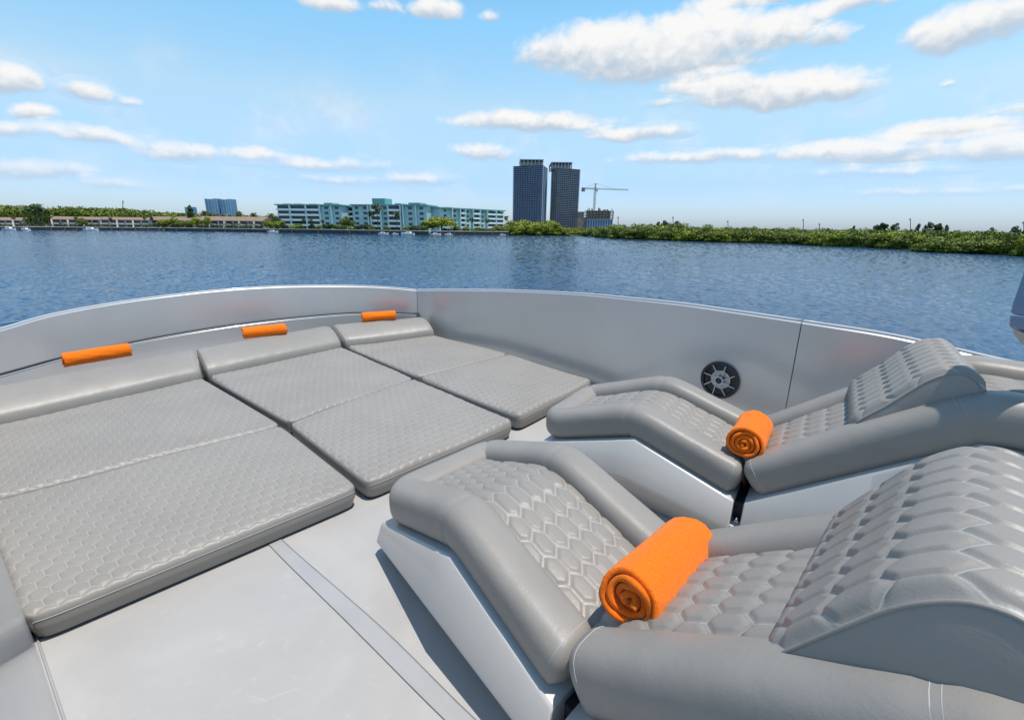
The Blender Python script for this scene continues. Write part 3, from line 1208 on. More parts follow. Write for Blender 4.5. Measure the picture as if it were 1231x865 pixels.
    m.add([(A.x + .01, w0 + .01, A.z), (B.x - .01, w0 + .01, B.z), (B.x - .01, w1 - .01, B.z), (A.x + .01, w1 - .01, A.z),
           (A.x + .02, w0 + .01, A.z - .02), (B.x - .01, w0 + .01, B.z - .03), (B.x - .01, w1 - .01, B.z - .03), (A.x + .02, w1 - .01, A.z - .02)],
          [(0, 1, 2, 3), (4, 7, 6, 5), (0, 4, 5, 1), (1, 5, 6, 2), (2, 6, 7, 3), (3, 7, 4, 0)])
    m.build('pillow_base', M['vinyl_dark'], pil)
    # the loungers are raked: across their width everything steps towards the foot end
    def rake(o):
        for c_ in o.children:
            if c_.type == 'MESH':
                for vx in c_.data.vertices:
                    vx.co.x -= RAKE * vx.co.y
            rake(c_)
    rake(root)
    return root


RAKE = .115
lounger('contoured_lounger', (-.555, 1.641), math.atan2(-.783, .622), 'nearer grey lounger, cut off at the bottom right of the photo',
        [(1.450, .590), (1.438, .645), (1.446, .695), (1.474, .752), (1.522, .838), (1.562, .900), (1.600, .940), (1.635, .962), (1.675, .966), (1.715, .945), (1.748, .905), (1.765, .850)])
lounger('contoured_lounger', (.165, 2.387), math.atan2(-.664, .748), 'farther grey lounger, beside the speaker and starboard wall',
        [(1.408, .575), (1.395, .630), (1.402, .665), (1.430, .706), (1.470, .758), (1.515, .824), (1.560, .880), (1.608, .915), (1.648, .922), (1.685, .902), (1.706, .868), (1.714, .825)])


# ================================================================== TOWELS
def towel(name, P0, P1, R, seed, label, group, squash=1.0, start=0.0):
    P0, P1 = Vector(P0), Vector(P1)
    ax = (P1 - P0)
    Ln = ax.length
    mid = (P0 + P1) / 2
    rz = math.atan2(ax.y, ax.x)
    tilt = math.asin(ax.z / Ln)
    turns = 4.1
    n = 150
    nl = 46
    th = R * .185
    r0 = R * .12

    def surf(t, x, inner):
        a = start + t * turns * 2 * math.pi
        r = r0 + (R - r0) * t
        tail = sstep(t, .93, 1.0)
        rr = r - (th if inner else 0) * (1 - .15 * tail)
        wob = 1 + .10 * float(vnoise(a * 1.1 + seed, x * 5)) * t + .07 * float(vnoise(math.cos(a) * 1.6 + seed * 2, x * 9 + math.sin(a) * 1.6, 1)) * t + .05 * float(vnoise(math.cos(a) * 5 + seed, x * 30 + math.sin(a) * 5, 2)) * t
        rr = max(rr * wob, .001)
        y, z = rr * math.cos(a), rr * math.sin(a)
        if z < 0:
            z *= .86
        z *= squash
        off = .012 * float(vnoise(a * .9 + seed * 3, t * 4, 2)) + .010 * (1 - t) * (1 if x > 0 else -1) * 0.4
        return y, z, off
    rows = []
    for side in (0, 1):
        pass
    xs = np.linspace(-.5, .5, nl)
    allr = []
    tv = np.linspace(0, 1, n)
    for x in xs:
        row = []
        e = (.5 - abs(x)) * Ln
        rnd = 1.0 if e > .008 else .97 + .03 * e / .008
        for t in tv:
            y, z, off = surf(t, x * Ln, False)
            band = 1.0
            if .20 < x < .26:
                band = .985
            row.append((x * Ln + (off + (0)) * abs(2 * x) ** 6 * np.sign(x) * 2.2, y * rnd * band, z * rnd * band))
        for t in tv[::-1]:
            y, z, off = surf(t, x * Ln, True)
            row.append((x * Ln + off * abs(2 * x) ** 6 * np.sign(x) * 2.2, y * (2 - rnd), z * (2 - rnd)))
        allr.append(row)
    m = MB()
    m.grid(allr, closed=True)
    N2 = 2 * n
    for base in (0, (nl - 1) * N2):
        for i in range(n - 1):
            a, b, c, d = i, i + 1, N2 - 2 - i, N2 - 1 - i
            f = (base + a, base + b, base + c, base + d)
            m.f.append(f if base else f[::-1])
    o = m.build(name, M['towel'], None, smooth=True, label=label, cat='towel', group=group)
    o.location = mid
    o.rotation_euler = (0, -tilt, rz)
    return o


def LP(O, ang, s, w, z):
    s = s - RAKE * w
    return (O[0] + s * math.cos(ang) - w * math.sin(ang), O[1] + s * math.sin(ang) + w * math.cos(ang), z)


a1, a2 = math.atan2(-.783, .622), math.atan2(-.664, .748)
g1, g2 = 'rolled towels in the fold of the loungers', 'rolled towels behind the head bolsters'
towel('rolled_towel', LP((-.555, 1.641), a1, 1.120, .200, .455), LP((-.555, 1.641), a1, 1.108, .585, .412), .092, 1,
      'rolled orange towel lying in the fold of the nearer lounger', g1, start=-2.6)
towel('rolled_towel', LP((.165, 2.387), a2, 1.045, .075, .448), LP((.165, 2.387), a2, 1.045, .390, .420), .085, 5,
      'rolled orange towel lying in the fold of the farther lounger', g1, start=-2.5)
for i, (ua, ub, lab) in enumerate([((75, 433), (156, 420), 'rolled orange towel behind the bolster of the nearest sun pad'),
                                   ((292, 400.5), (343, 395), 'rolled orange towel behind the bolster of the middle sun pad'),
                                   ((435, 381.5), (475, 378.5), 'rolled orange towel behind the bolster of the farthest sun pad')]):
    za = .347
    A_ = on_z(*ua, za)
    B_ = on_z(*ub, za)
    towel('rolled_towel', (A_[0], A_[1], za), (B_[0], B_[1], za), .062, 11 + 4 * i, lab, g2, start=-2.3 + .25 * i)

# ================================================================== SPEAKER
tw = Vector((1.446 - 1.2, 2.9 - 3.15, 0)).normalized()
spk = empty('speaker', (1.418, 2.922, .338), math.atan2(tw.y, tw.x), label='round black speaker with silver spokes in the starboard wall', cat='speaker')
# local x along the wall, local -y into the deck space


def disc_ring(m, r0, r1, y0, y1, n=48):
    A = [[(r * math.cos(2 * math.pi * k / n), y, r * math.sin(2 * math.pi * k / n)) for k in range(n)] for r, y in ((r0, y0), (r0, y1), (r1, y1), (r1, y0))]
    m.grid(A + [A[0]], closed=True)


SR_ = .128
m = MB()
disc_ring(m, SR_ * .83, SR_, .0, -.018)
o = m.build('rim', M['black_plastic'], spk)
autosmooth(o, 40)
bevel(o, .004)
m = MB()
prof = [(.001, -.004), (SR_ * .2, -.006), (SR_ * .28, .02), (SR_ * .62, -.004), (SR_ * .72, -.012), (SR_ * .84, -.004)]
m.grid([[(r * math.cos(2 * math.pi * k / 48), y, r * math.sin(2 * math.pi * k / 48)) for k in range(48)] for r, y in prof], closed=True)
m.build('cone', M['black_plastic'], spk, smooth=True)
for k in range(8):
    a = 2 * math.pi * (k + .35) / 8
    pts = []
    for q in range(9):
        t = q / 8
        r = SR_ * (.20 + .66 * t)
        aa = a + .22 * math.sin(t * math.pi / 2)
        pts.append((r * math.cos(aa), -.022 + .004 * t, r * math.sin(aa)))
    m = MB()
    m.tube(pts, .0050, 6, r2=.0038)
    m.build('spoke', M['silver_plastic'], spk, smooth=True)
m = MB()
disc_ring(m, SR_ * .17, SR_ * .23, -.018, -.028, 32)
m.build('hub_ring', M['silver_plastic'], spk, smooth=True)
m = MB()
m.grid([[(r * math.cos(2 * math.pi * k / 32), y, r * math.sin(2 * math.pi * k / 32)) for k in range(32)] for r, y in ((.001, -.027), (SR_ * .1, -.0265), (SR_ * .17, -.022))], closed=True)
m.build('hub_cap', M['black_plastic'], spk, smooth=True)

# ================================================================== BOW RAIL (outside the port bow) and hardtop arm
rl = empty('bow_rail', (-4.0, 3.6, .6), label='thin stainless rail outside the wall at the left edge', cat='rail')
pr0 = [(-3.96, 2.7, .60), (-4.02, 3.1, .60), (-4.02, 3.4, .605), (-3.99, 3.62, .60), (-3.95, 3.72, .57)]
m = MB()
m.tube([Vector(p) - Vector((-4.0, 3.6, .6)) for p in catmull(pr0, 6)], .011, 8)
m.build('top_rail', M['chrome'], rl, smooth=True)
for (x, y) in ((-4.01, 3.0), (-4.02, 3.42)):
    m = MB()
    m.tube([(x + 4.0, y - 3.6, -.35), (x + 4.0, y - 3.6, .0)], .010, 8)
    m.tube([(x + 4.0, y - 3.6, -.01), (x + 4.0, y - 3.6, .018)], .018, 8)
    m.build('stanchion', M['chrome'], rl, smooth=True)

arm = empty('hardtop_arm', tuple(on_y(1260, 380, 1.35)), label='blue grey moulded arm hanging in at the right edge of the photo', cat='hardtop arm')
ao = arm.location


def slab_y(pts, y0, y1, name, mat, w=.006):
    a = [on_y(u, v, y0) - ao for u, v in pts]
    dy = Vector((0, y1 - y0, 0))
    n = len(a)
    m = MB()
    m.add([tuple(q) for q in a] + [tuple(q + dy) for q in a], [tuple(range(n)), tuple(range(n, 2 * n))[::-1]] + [(i, n + i, n + (i + 1) % n, (i + 1) % n) for i in range(n)])
    o = m.build(name, M[mat], arm)
    autosmooth(o, 30)
    return bevel(o, w)


slab_y([(1213.5, 376.5), (1216, 365), (1231, 323), (1262, 240), (1340, 120), (1480, 120), (1480, 400), (1300, 398)], 1.35, 1.23, 'arm_shell', 'blue_shell')
slab_y([(1211.5, 392), (1213.2, 378), (1300, 400), (1480, 402), (1480, 430), (1260, 425), (1228, 405)], 1.348, 1.232, 'end_cap', 'blue_shell')
slab_y([(1214.5, 396), (1229, 407), (1262, 428), (1300, 432), (1300, 440), (1250, 428), (1224, 410)], 1.34, 1.24, 'under_trim', 'gelcoat_white', .003)
m = MB()
q = on_y(1246, 373, 1.228) - ao
m.tube([q, q + Vector((0, .006, 0))], .0035, 10)
m.build('screw', M['chrome'], arm, smooth=True)

# the boat and everything aboard heel together by ROLL
bpy.context.view_layer.update()
for o in list(col.objects):
    if o.parent is None and o.type in ('MESH', 'EMPTY') and o.name != 'water':
        o.matrix_world = HEEL @ o.matrix_world
roll_now = ROLL

# ================================================================== FAR SHORE
rnd = random.Random(11)
ORD = ['first', 'second', 'third', 'fourth', 'fifth', 'sixth', 'seventh', 'eighth', 'ninth', 'tenth', 'eleventh', 'twelfth', 'thirteenth', 'fourteenth', 'fifteenth']


def ordered(us, k):
    """word for the place of item k when the columns us are counted from the left"""
    return ORD[sorted(range(len(us)), key=lambda i: us[i]).index(k)]
SHORE = [(-700, 276.5), (-300, 276.5), (0, 276.6), (200, 277.4), (330, 279.3), (520, 282.3), (610, 282.6), (690, 283.2), (712, 284.0), (740, 287), (850, 290.6), (930, 292.5), (1000, 296),
         (1100, 300.5), (1230, 308), (1500, 326), (2000, 372), (2600, 440)]


def vshore(u):
    return float(np.interp(u, [a for a, _ in SHORE], [b for _, b in SHORE]))


def place(u, d):
    """ground point d metres behind the waterline, along the line of sight at photo column u"""
    x, y = on_z(u, vshore(u), WATER)
    r = math.hypot(x, y)
    k = (r + d) / r
    return x * k, y * k


def hz(u, v, y):
    return on_y(u, v, y).z


GZ = WATER + .55
# land sheet
us = list(range(-700, 2601, 25))
front = [place(u, 0) for u in us]
far = []
for (x, y) in front:
    r = math.hypot(x, y)
    far.append((x * 3500 / r if r < 3500 else x, y * 3500 / r if r < 3500 else y))
m = MB()
m.grid([[(x, y, WATER - 1.5) for x, y in front], [(x * 1.001, y * 1.001, GZ - .3) for x, y in front], [(x * 1.006, y * 1.006, GZ) for x, y in front], [(x, y, GZ) for x, y in far]])
m.build('land', M['soil'], kind='structure')


def seawall(u0, u1, h, label):
    pts = [Vector((*place(u, -1.2), 0)) for u in np.linspace(u0, u1, 14)]
    c = pts[len(pts) // 2]
    r = empty('seawall', (c.x, c.y, WATER), label=label, cat='seawall', group='seawalls of the far shore')
    a = [p - c for p in pts]
    b = [p + p.normalized() * 1.6 - c for p in pts]
    m = MB()
    m.grid([[(p.x, p.y, -1.0), (p.x, p.y, h), (q.x, q.y, h), (q.x, q.y, -1.0)] for p, q in zip(a, b)])
    m.build('wall', M['seawall'], r)
    m = MB()
    m.grid([[(p.x * 1.0, p.y - .15, h + .02), (p.x, p.y - .15, h + .32), (q.x, q.y, h + .32), (q.x, q.y, h + .02)] for p, q in zip(a, b)])
    m.build('coping', M['stucco'], r)


seawall(-60, 196, 1.3, 'low dark seawall in front of the brown roofed townhouses at the left')
seawall(198, 334, 1.3, 'low dark seawall in front of the long brown roofed building')
seawall(336, 516, 1.5, 'dark seawall in front of the two larger teal apartment blocks')
seawall(518, 612, 1.5, 'dark seawall in front of the smaller teal apartment block by the trees')


class Frame:
    """local frame for a building: x along the facade, y into the building"""

    def __init__(s, P0, P1):
        s.P0, s.P1 = Vector((*P0, 0)), Vector((*P1, 0))
        s.L = (s.P1 - s.P0).length
        s.rz = math.atan2(s.P1.y - s.P0.y, s.P1.x - s.P0.x)


def apartment(u0, d0, u1, d1, vtop, bays, boxes, label, floors=5, depth=13, wall='teal', roofm='teal_roof'):
    F = Frame(place(u0, d0), place(u1, d1))
    r = empty('apartment_block', (F.P0.x, F.P0.y, GZ), F.rz, label=label, cat='apartment block', group='teal apartment blocks')
    H = hz((u0 + u1) / 2, vtop, (F.P0.y + F.P1.y) / 2) - GZ
    fh = H / floors
    m = MB()
    m.box(0, F.L, 0, depth, 0, H)
    m.build('wall', M[wall], r)
    m = MB()
    m.box(-.7, F.L + .7, -1.3, depth + .7, H + .003, H + .55)
    m.build('roof_slab', M[roofm], r)
    for (a, b, v) in boxes:
        z1 = hz((u0 + u1) / 2, v, F.P0.y) - GZ
        m = MB()
        m.box(a * F.L, b * F.L, -1.35, depth * .5, H + .05, z1)
        m.build('roof_house', M[roofm if (b - a) < .25 else 'teal_white'], r)
    tot = sum(w for _, w in bays)
    x = 0
    for t, w in bays:
        x0, x1 = x / tot * F.L, (x + w) / tot * F.L
        x += w
        for f in range(floors):
            z0 = f * fh
            if t == 'b':
                m = MB()
                m.box(x0 + .4, x1 - .4, -.06, .5, z0 + .35, z0 + fh - .15)
                m.build('window', M['win'], r)
                if f > 0:
                    m = MB()
                    m.box(x0 + .2, x1 - .2, -1.4, .1, z0 - .1, z0 + .1)
                    m.box(x0 + .2, x1 - .2, -1.4, -1.25, z0 + .1, z0 + fh * .34)
                    m.box(x0 + .2, x0 + .35, -1.25, .1, z0 + .1, z0 + fh * .34)
                    m.box(x1 - .35, x1 - .2, -1.25, .1, z0 + .1, z0 + fh * .34)
                    m.build('balcony', M['teal_white'], r)
            elif t == 'w':
                n = max(1, int((x1 - x0) / 4.2))
                for k in range(n):
                    xc = x0 + (x1 - x0) * (k + .5) / n
                    m = MB()
                    m.box(xc - 1.0, xc + 1.0, -.05, .5, z0 + fh * .32, z0 + fh * .80)
                    m.build('window', M['win'], r)
            elif t == 'd':
                m = MB()
                m.box(x0, x1, -.04, .5, z0 + .2, z0 + fh - .2)
                m.build('window', M['win'], r)
    # grey-green piers between bays
    x = 0
    for t, w in bays[:-1]:
        x += w
        xc = x / tot * F.L
        m = MB()
        m.box(xc - .3, xc + .3, -1.5, .0, 0, H)
        m.build('pier', M['teal'], r)
    return r


apartment(337, 24, 413, 22, 247.0, [('b', 6), ('b', 7), ('b', 6), ('w', 5), ('w', 4)], [(.12, .24, 245.3), (.30, .42, 245.3), (.53, .64, 245.3), (.76, .88, 244.0)],
          'long teal five storey apartment block, leftmost of the teal ones')
apartment(412, 34, 427, 30, 249.8, [('b', 4)], [], 'lower teal wing between the left and middle apartment blocks')
apartment(426, 26, 514, 20, 247.2, [('w', 7), ('d', 1), ('b', 4), ('w', 3), ('b', 5), ('d', 1), ('w', 5), ('w', 4)], [(.02, .25, 246.2), (.30, .47, 239.2), (.60, .68, 245.0), (.78, .93, 244.2)],
          'teal apartment block with the big pale roof box, middle of the teal ones')
apartment(529, 22, 605, 50, 252.2, [('w', 4), ('w', 3), ('b', 2), ('w', 3), ('b', 3), ('w', 3), ('b', 4), ('b', 4)],
          [(.06, .16, 249.0), (.33, .40, 250.5), (.50, .60, 250.8), (.64, .72, 251.0), (.78, .84, 251.6), (.92, .98, 252.0)],
          'teal apartment block behind the bright round tree, rightmost of the teal ones')


def townhouses(u0, d0, u1, d1, vroof, veave, units, label, storeys=2, name='townhouse_row', gable=False, wallm='stucco'):
    F = Frame(place(u0, d0), place(u1, d1))
    yc = (F.P0.y + F.P1.y) / 2
    um = (u0 + u1) / 2
    r = empty(name, (F.P0.x, F.P0.y, GZ), F.rz, label=label, cat='townhouses', group='brown roofed houses on the left shore')
    Hr = hz(um, vroof, yc) - GZ
    He = hz(um, veave, yc) - GZ
    D = 12
    m = MB()
    m.box(0, F.L, 0, D, 0, He)
    m.build('wall', M[wallm], r)
    m = MB()
    m.add([(-.5, -1, He), (F.L + .5, -1, He), (F.L + .5, D * .5, Hr), (-.5, D * .5, Hr), (-.5, D + 1, He), (F.L + .5, D + 1, He)],
          [(0, 1, 2, 3), (3, 2, 5, 4), (0, 3, 4), (1, 5, 2), (0, 4, 5, 1)])
    m.build('roof', M['brown_roof'], r)
    uw = F.L / units
    fh = He / storeys
    for k in range(units):
        x0, x1 = k * uw, (k + 1) * uw
        for f in range(storeys):
            m = MB()
            m.box(x0 + uw * .12, x1 - uw * .12, -.08, .5, f * fh + fh * .18, f * fh + fh * .84)
            m.build('window', M['win'], r)
        if storeys > 1:
            m = MB()
            m.box(x0 + uw * .10, x1 - uw * .10, -1.6, 0, fh - .15, fh + .12)
            m.box(x0 + uw * .10, x1 - uw * .10, -1.6, -1.45, fh + .12, fh + fh * .30)
            m.build('balcony', M[wallm], r)
        if k % 2 == 0:
            m = MB()
            m.add([(x0 - .25, -2.8, 0), (x0 + .35, -2.8, 0), (x0 + .35, 0, 0), (x0 - .25, 0, 0), (x0 - .25, -1.2, He * .98), (x0 + .35, -1.2, He * .98), (x0 + .35, 0, He * .98), (x0 - .25, 0, He * .98)],
                  [(0, 3, 2, 1), (4, 5, 6, 7), (0, 1, 5, 4), (1, 2, 6, 5), (2, 3, 7, 6), (3, 0, 4, 7)])
            m.build('fin_wall', M[wallm], r)
    return r


townhouses(-40, 20, 28, 20, 261, 264.5, 7, 'brown roofed townhouses at the far left edge, behind the palm cluster')
townhouses(66, 20, 122, 20, 260.4, 263.8, 6, 'pale brown roofed townhouses just right of the palm cluster')
townhouses(124, 22, 181, 22, 261.0, 264.2, 6, 'brown roofed townhouses behind the white motor boat')
townhouses(184, 34, 205, 34, 260.2, 264.5, 2, 'small brown roofed house between the townhouses and the trees')
townhouses(207, 34, 236, 34, 260.4, 264.8, 3, 'brown roofed house mostly hidden by shoreline trees')
townhouses(238, 26, 317, 26, 260.2, 265.2, 9, 'long brown roofed building with pale gable wall, left of the teal blocks')


def tower(us3, ys3, vtop, vpent, pent, label, gm='glass_blue', floors=34, side_first=False, sidem='blue_light'):
    P = [on_y(u, 275, y) for u, y in zip(us3, ys3)]
    P = [Vector((p.x, p.y, 0)) for p in P]
    c = (P[0] + P[2]) / 2
    Q = [p - c for p in P] + [P[0] + P[2] - P[1] - c]
    r = empty('residential_tower', (c.x, c.y, GZ), 0, label=label, cat='tower', group='twin towers')
    H = hz(us3[1], vtop, ys3[1]) - GZ
    fp = [(q.x, q.y) for q in Q]
    m = MB()
    m.prism(fp, 0, H)
    m.build('glass_facade', M[gm], r)
    for k in range(1, floors + 1):
        z = H * k / floors
        m = MB()
        m.prism([(x * 1.045, y * 1.045) for x, y in fp], z - .55, z)
        m.build('balcony_slab', M['slab'], r)

    def along(a, b, t, o):
        p = Vector((*a, 0)) + (Vector((*b, 0)) - Vector((*a, 0))) * t
        return p * o
    fa, fb = (0, 1) if not side_first else (1, 2)
    for k in range(1, 12):
        p = along(fp[fa], fp[fb], k / 12, 1.05)
        m = MB()
        m.box(p.x - .35, p.x + .35, p.y - .35, p.y + .35, 0, H)
        m.build('mullion', M[gm], r)
    sa, sb = (1, 2) if not side_first else (0, 1)
    for k in range(3):
        t0, t1 = .06 + k * .32, .24 + k * .32
        a, b = along(fp[sa], fp[sb], t0, 1.055), along(fp[sa], fp[sb], t1, 1.055)
        a2, b2 = a * .9, b * .9
        m = MB()
        m.prism([(a.x, a.y), (b.x, b.y), (b2.x, b2.y), (a2.x, a2.y)], 0, H - .8)
        m.build('pier', M[sidem if k != 1 or not side_first else 'slab_tan'], r)
    # rooftop frame
    Hp = hz(us3[1], vpent, ys3[1]) - GZ
    xs = [p[0] for p in fp]
    y0 = min(p[1] for p in fp) * .75
    xa, xb = pent
    px0 = on_y(xa, 200, ys3[1]).x - c.x
    px1 = on_y(xb, 200, ys3[1]).x - c.x
    m = MB()
    m.box(px0 + 1.5, px1 - 1.5, y0 + 2, -y0 - 2, H, H + (Hp - H) * .62)
    m.build('plant_room', M['slab_tan'], r)
    n = 7
    for k in range(n):
        x = px0 + (px1 - px0 - 1.2) * k / (n - 1)
        m = MB()
        m.box(x, x + 1.2, y0, y0 + 1.2, H, Hp - .8)
        m.box(x, x + 1.2, -y0 - 1.2, -y0, H, Hp - .8)
        m.build('roof_post', M['slab'], r)
    m = MB()
    m.box(px0 - .3, px1 + .3, y0 - .3, -y0 + .3, Hp - .8, Hp)
    m.build('roof_canopy', M['slab'], r)
    return r


tower((616.4, 649.3, 655.6), (566, 548, 584), 198.0, 190.6, (625, 653.5), 'blue glass residential tower, left of the twin towers')
tower((661.0, 668.0, 693.7), (592, 556, 572), 201.5, 193.8, (663.5, 688.5), 'blue glass residential tower with pale ribbed left side, right of the twin towers', gm='glass_grey', side_first=True, sidem='slab')

# building under construction and its crane
yb = 520
ub = [692.5, 706, 734.5]
pa, pb, pc_ = [on_y(u, 270, y) for u, y in zip(ub, (536, 520, 528))]
r = empty('unfinished_building', (pb.x, pb.y, GZ), 0, label='unfinished concrete building under the tower crane', cat='building')
z1 = hz(706, 253.3, yb) - GZ
z0 = hz(706, 263.0, yb) - GZ
w1 = pc_.x - pb.x
w0 = pb.x - pa.x
m = MB()
m.box(0, w1, 0, 26, 0, z0)
m.build('lower_facade', M['blue_light'], r)
nf = 5
for k in range(nf + 1):
    z = z0 + (z1 - z0) * k / nf
    m = MB()
    m.box(-.4, w1 + .4, -.5, 26, z - .35, z + .35)
    m.build('floor_slab', M['raw'], r)
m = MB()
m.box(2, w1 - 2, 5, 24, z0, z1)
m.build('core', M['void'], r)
for k in range(9):
    x = w1 * k / 8
    m = MB()
    m.box(x - .5, x + .5, .1, 1.1, z0, z1)
    m.build('column', M['raw'], r)
for k in range(10):
    x = w1 * (k + .5) / 10
    m = MB()
    m.box(x - .9, x + .9, -.12, .3, 2, z0 - 1)
    m.build('window', M['glass_blue'], r)
zl = hz(700, 262.0, 530) - GZ
m = MB()
m.box(-w0, 0 - .01, 6, 24, 0, zl)
m.build('side_wing', M['raw'], r)
m = MB()
m.box(-w0 * .85, -w0 * .3, 8, 20, zl, hz(700, 254.5, 530) - GZ)
m.build('lift_core', M['raw'], r)
for k in range(14):
    x = w1 * rnd.random()
    m = MB()
    m.box(x, x + .5, 1 + 8 * rnd.random(), 10, z1, z1 + 1 + 2.6 * rnd.random())
    m.build('rebar_bundle', M['raw'], r)

cp = on_y(714.3, 255, 524)
cr_ = empty('tower_crane', (cp.x, cp.y + 2, GZ), 0, label='thin tower crane above the unfinished building', cat='crane')
zt = hz(714, 220.5, 526) - GZ
zj = hz(714, 226.8, 526) - GZ


def lattice(m, a, b, w, n, th):
    a, b = Vector(a), Vector(b)
    t = (b - a).normalized()
    s1 = t.orthogonal().normalized()
    s2 = t.cross(s1)
    cs_ = [(s1 * i + s2 * j) * w for i, j in ((1, 1), (1, -1), (-1, -1), (-1, 1))]
    for c_ in cs_:
        m.tube([a + c_, b + c_], th, 4)
    for k in range(n):
        p, q = a + (b - a) * (k / n), a + (b - a) * ((k + 1) / n)
        for i in range(4):
            m.tube([p + cs_[i], q + cs_[(i + 1) % 4]], th * .6, 3)


m = MB()
lattice(m, (0, 0, 0), (0, 0, zj), .85, 24, .17)
m.build('mast', M['crane'], cr_)
m = MB()
lattice(m, (0, 0, zj), (0, 0, zt), .6, 4, .16)
m.build('tower_head', M['crane'], cr_)
jl = on_y(757, 229, 526).x - cp.x
jb = cp.x - on_y(699, 227, 526).x
m = MB()
lattice(m, (0, 0, zj), (jl, 6, zj - .3), .5, 26, .10)
m.build('jib', M['crane'], cr_)
m = MB()
lattice(m, (0, 0, zj), (-jb, -2, zj), .6, 8, .14)
m.build('counter_jib', M['crane'], cr_)
m = MB()
m.box(-jb, -jb + 3.5, -3.5, -.5, zj - 3.2, zj + .6)
m.build('counterweight', M['raw'], cr_)
m = MB()
m.box(.4, 2.6, -2.2, -.2, zj - 3, zj - .4)
m.build('cab', M['stucco'], cr_)
m = MB()
m.tube([(0, 0, zt), (jl * .6, 3.5, zj)], .10, 4)
m.tube([(0, 0, zt), (-jb * .9, -1.5, zj)], .12, 4)
m.build('tie_rods', M['crane'], cr_)

# distant blue towers
for (ua, ubb, vt, lab, grp_) in [(249.2, 265.4, 238.6, 'far blue tower with swept top, left of the distant pair', 'distant blue towers'),
                                 (266.8, 281.0, 239.2, 'far blue tower, right of the distant pair', 'distant blue towers'),
                                 (224, 231.5, 248.6, 'small far blue tower beside a dark tree', 'distant blue towers')]:
    a, b = on_y(ua, 260, 1500), on_y(ubb, 260, 1500)
    r = empty('distant_tower', (a.x, 1500, GZ), 0, label=lab, cat='tower', group=grp_)
    w = b.x - a.x
    H = hz(ua, vt, 1500) - GZ
    n = 12
    top = [(w * k / n, H * (1 - .035 * math.sin(math.pi * min(1, k / n * 1.3)))) for k in range(n + 1)]
    m = MB()
    dep = lambda t: -6 * math.sin(math.pi * t)
    m.grid([[(x, dep(x / w), 0), (x, dep(x / w), z), (x, 26, z), (x, 26, 0)] for x, z in top])
    m.f.append((0, 1, 2, 3))
    L_ = len(m.v)
    m.f.append((L_ - 4, L_ - 1, L_ - 2, L_ - 3))
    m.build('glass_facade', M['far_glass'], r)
    for k in (1, 4, 7, 9, 11):
        x = w * k / n
        m = MB()
        m.box(x - w * .02, x + w * .02, dep(k / n) - 1.5, dep(k / n) + 1, 0, H * .975)
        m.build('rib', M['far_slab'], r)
    for k in range(1, 18):
        z = H * k / 18 * .93
        m = MB()
        m.grid([[(x, dep(x / w) - .8, z), (x, dep(x / w) - .8, z + 1.1)] for x, _ in top])
        m.grid([[(x, dep(x / w) - .8, z + 1.1), (x, dep(x / w), z + 1.1)] for x, _ in top])
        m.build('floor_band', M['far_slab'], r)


# ------------------------------------------------------------------ foliage
def leaf_quads(cen, nrm, size, rng, aspect=1.4):
    n = len(cen)
    t = rng.normal(size=(n, 3))
    t -= (t * nrm).sum(1)[:, None] * nrm
    t /= np.linalg.norm(t, axis=1)[:, None]
    b = np.cross(nrm, t)
    s = (size * (.6 + .8 * rng.rand(n)))[:, None] if np.ndim(size) else size * (.6 + .8 * rng.rand(n))[:, None]
    a, b = t * s * aspect * .5, b * s * .5
    v = np.stack([cen - a, cen + b * .9, cen + a, cen - b], 1).reshape(-1, 3)
    return v


def quad_mesh(name, V, mat):
    me = bpy.data.meshes.new(name)
    n = len(V) // 4
    me.vertices.add(len(V))
    me.vertices.foreach_set('co', np.asarray(V, np.float32).ravel())
    me.loops.add(n * 4)
    me.loops.foreach_set('vertex_index', np.arange(n * 4, dtype=np.int32))
    me.polygons.add(n)
    me.polygons.foreach_set('loop_start', np.arange(0, n * 4, 4, dtype=np.int32))
    me.materials.append(mat)
    me.update()
    me.validate()
    return me


def crown_points(rng, lobes, per):
    """lobes: list of (cx,cy,cz,rx,ry,rz)"""
    C, N = [], []
    for (cx, cy, cz, rx, ry, rz) in lobes:
        d = rng.normal(size=(per, 3))
        d /= np.linalg.norm(d, axis=1)[:, None]
        rad = .72 + .34 * rng.rand(per) ** .6
        lump = 1 + .16 * np.sin(d[:, 0] * 7 + cx * 9) * np.cos(d[:, 2] * 6 + cy * 7)
        p = d * rad[:, None] * lump[:, None] * np.array([rx, ry, rz]) + np.array([cx, cy, cz])
        nn = d + rng.normal(size=(per, 3)) * .55
        nn /= np.linalg.norm(nn, axis=1)[:, None]
        C.append(p)
        N.append(nn)
    return np.concatenate(C), np.concatenate(N)


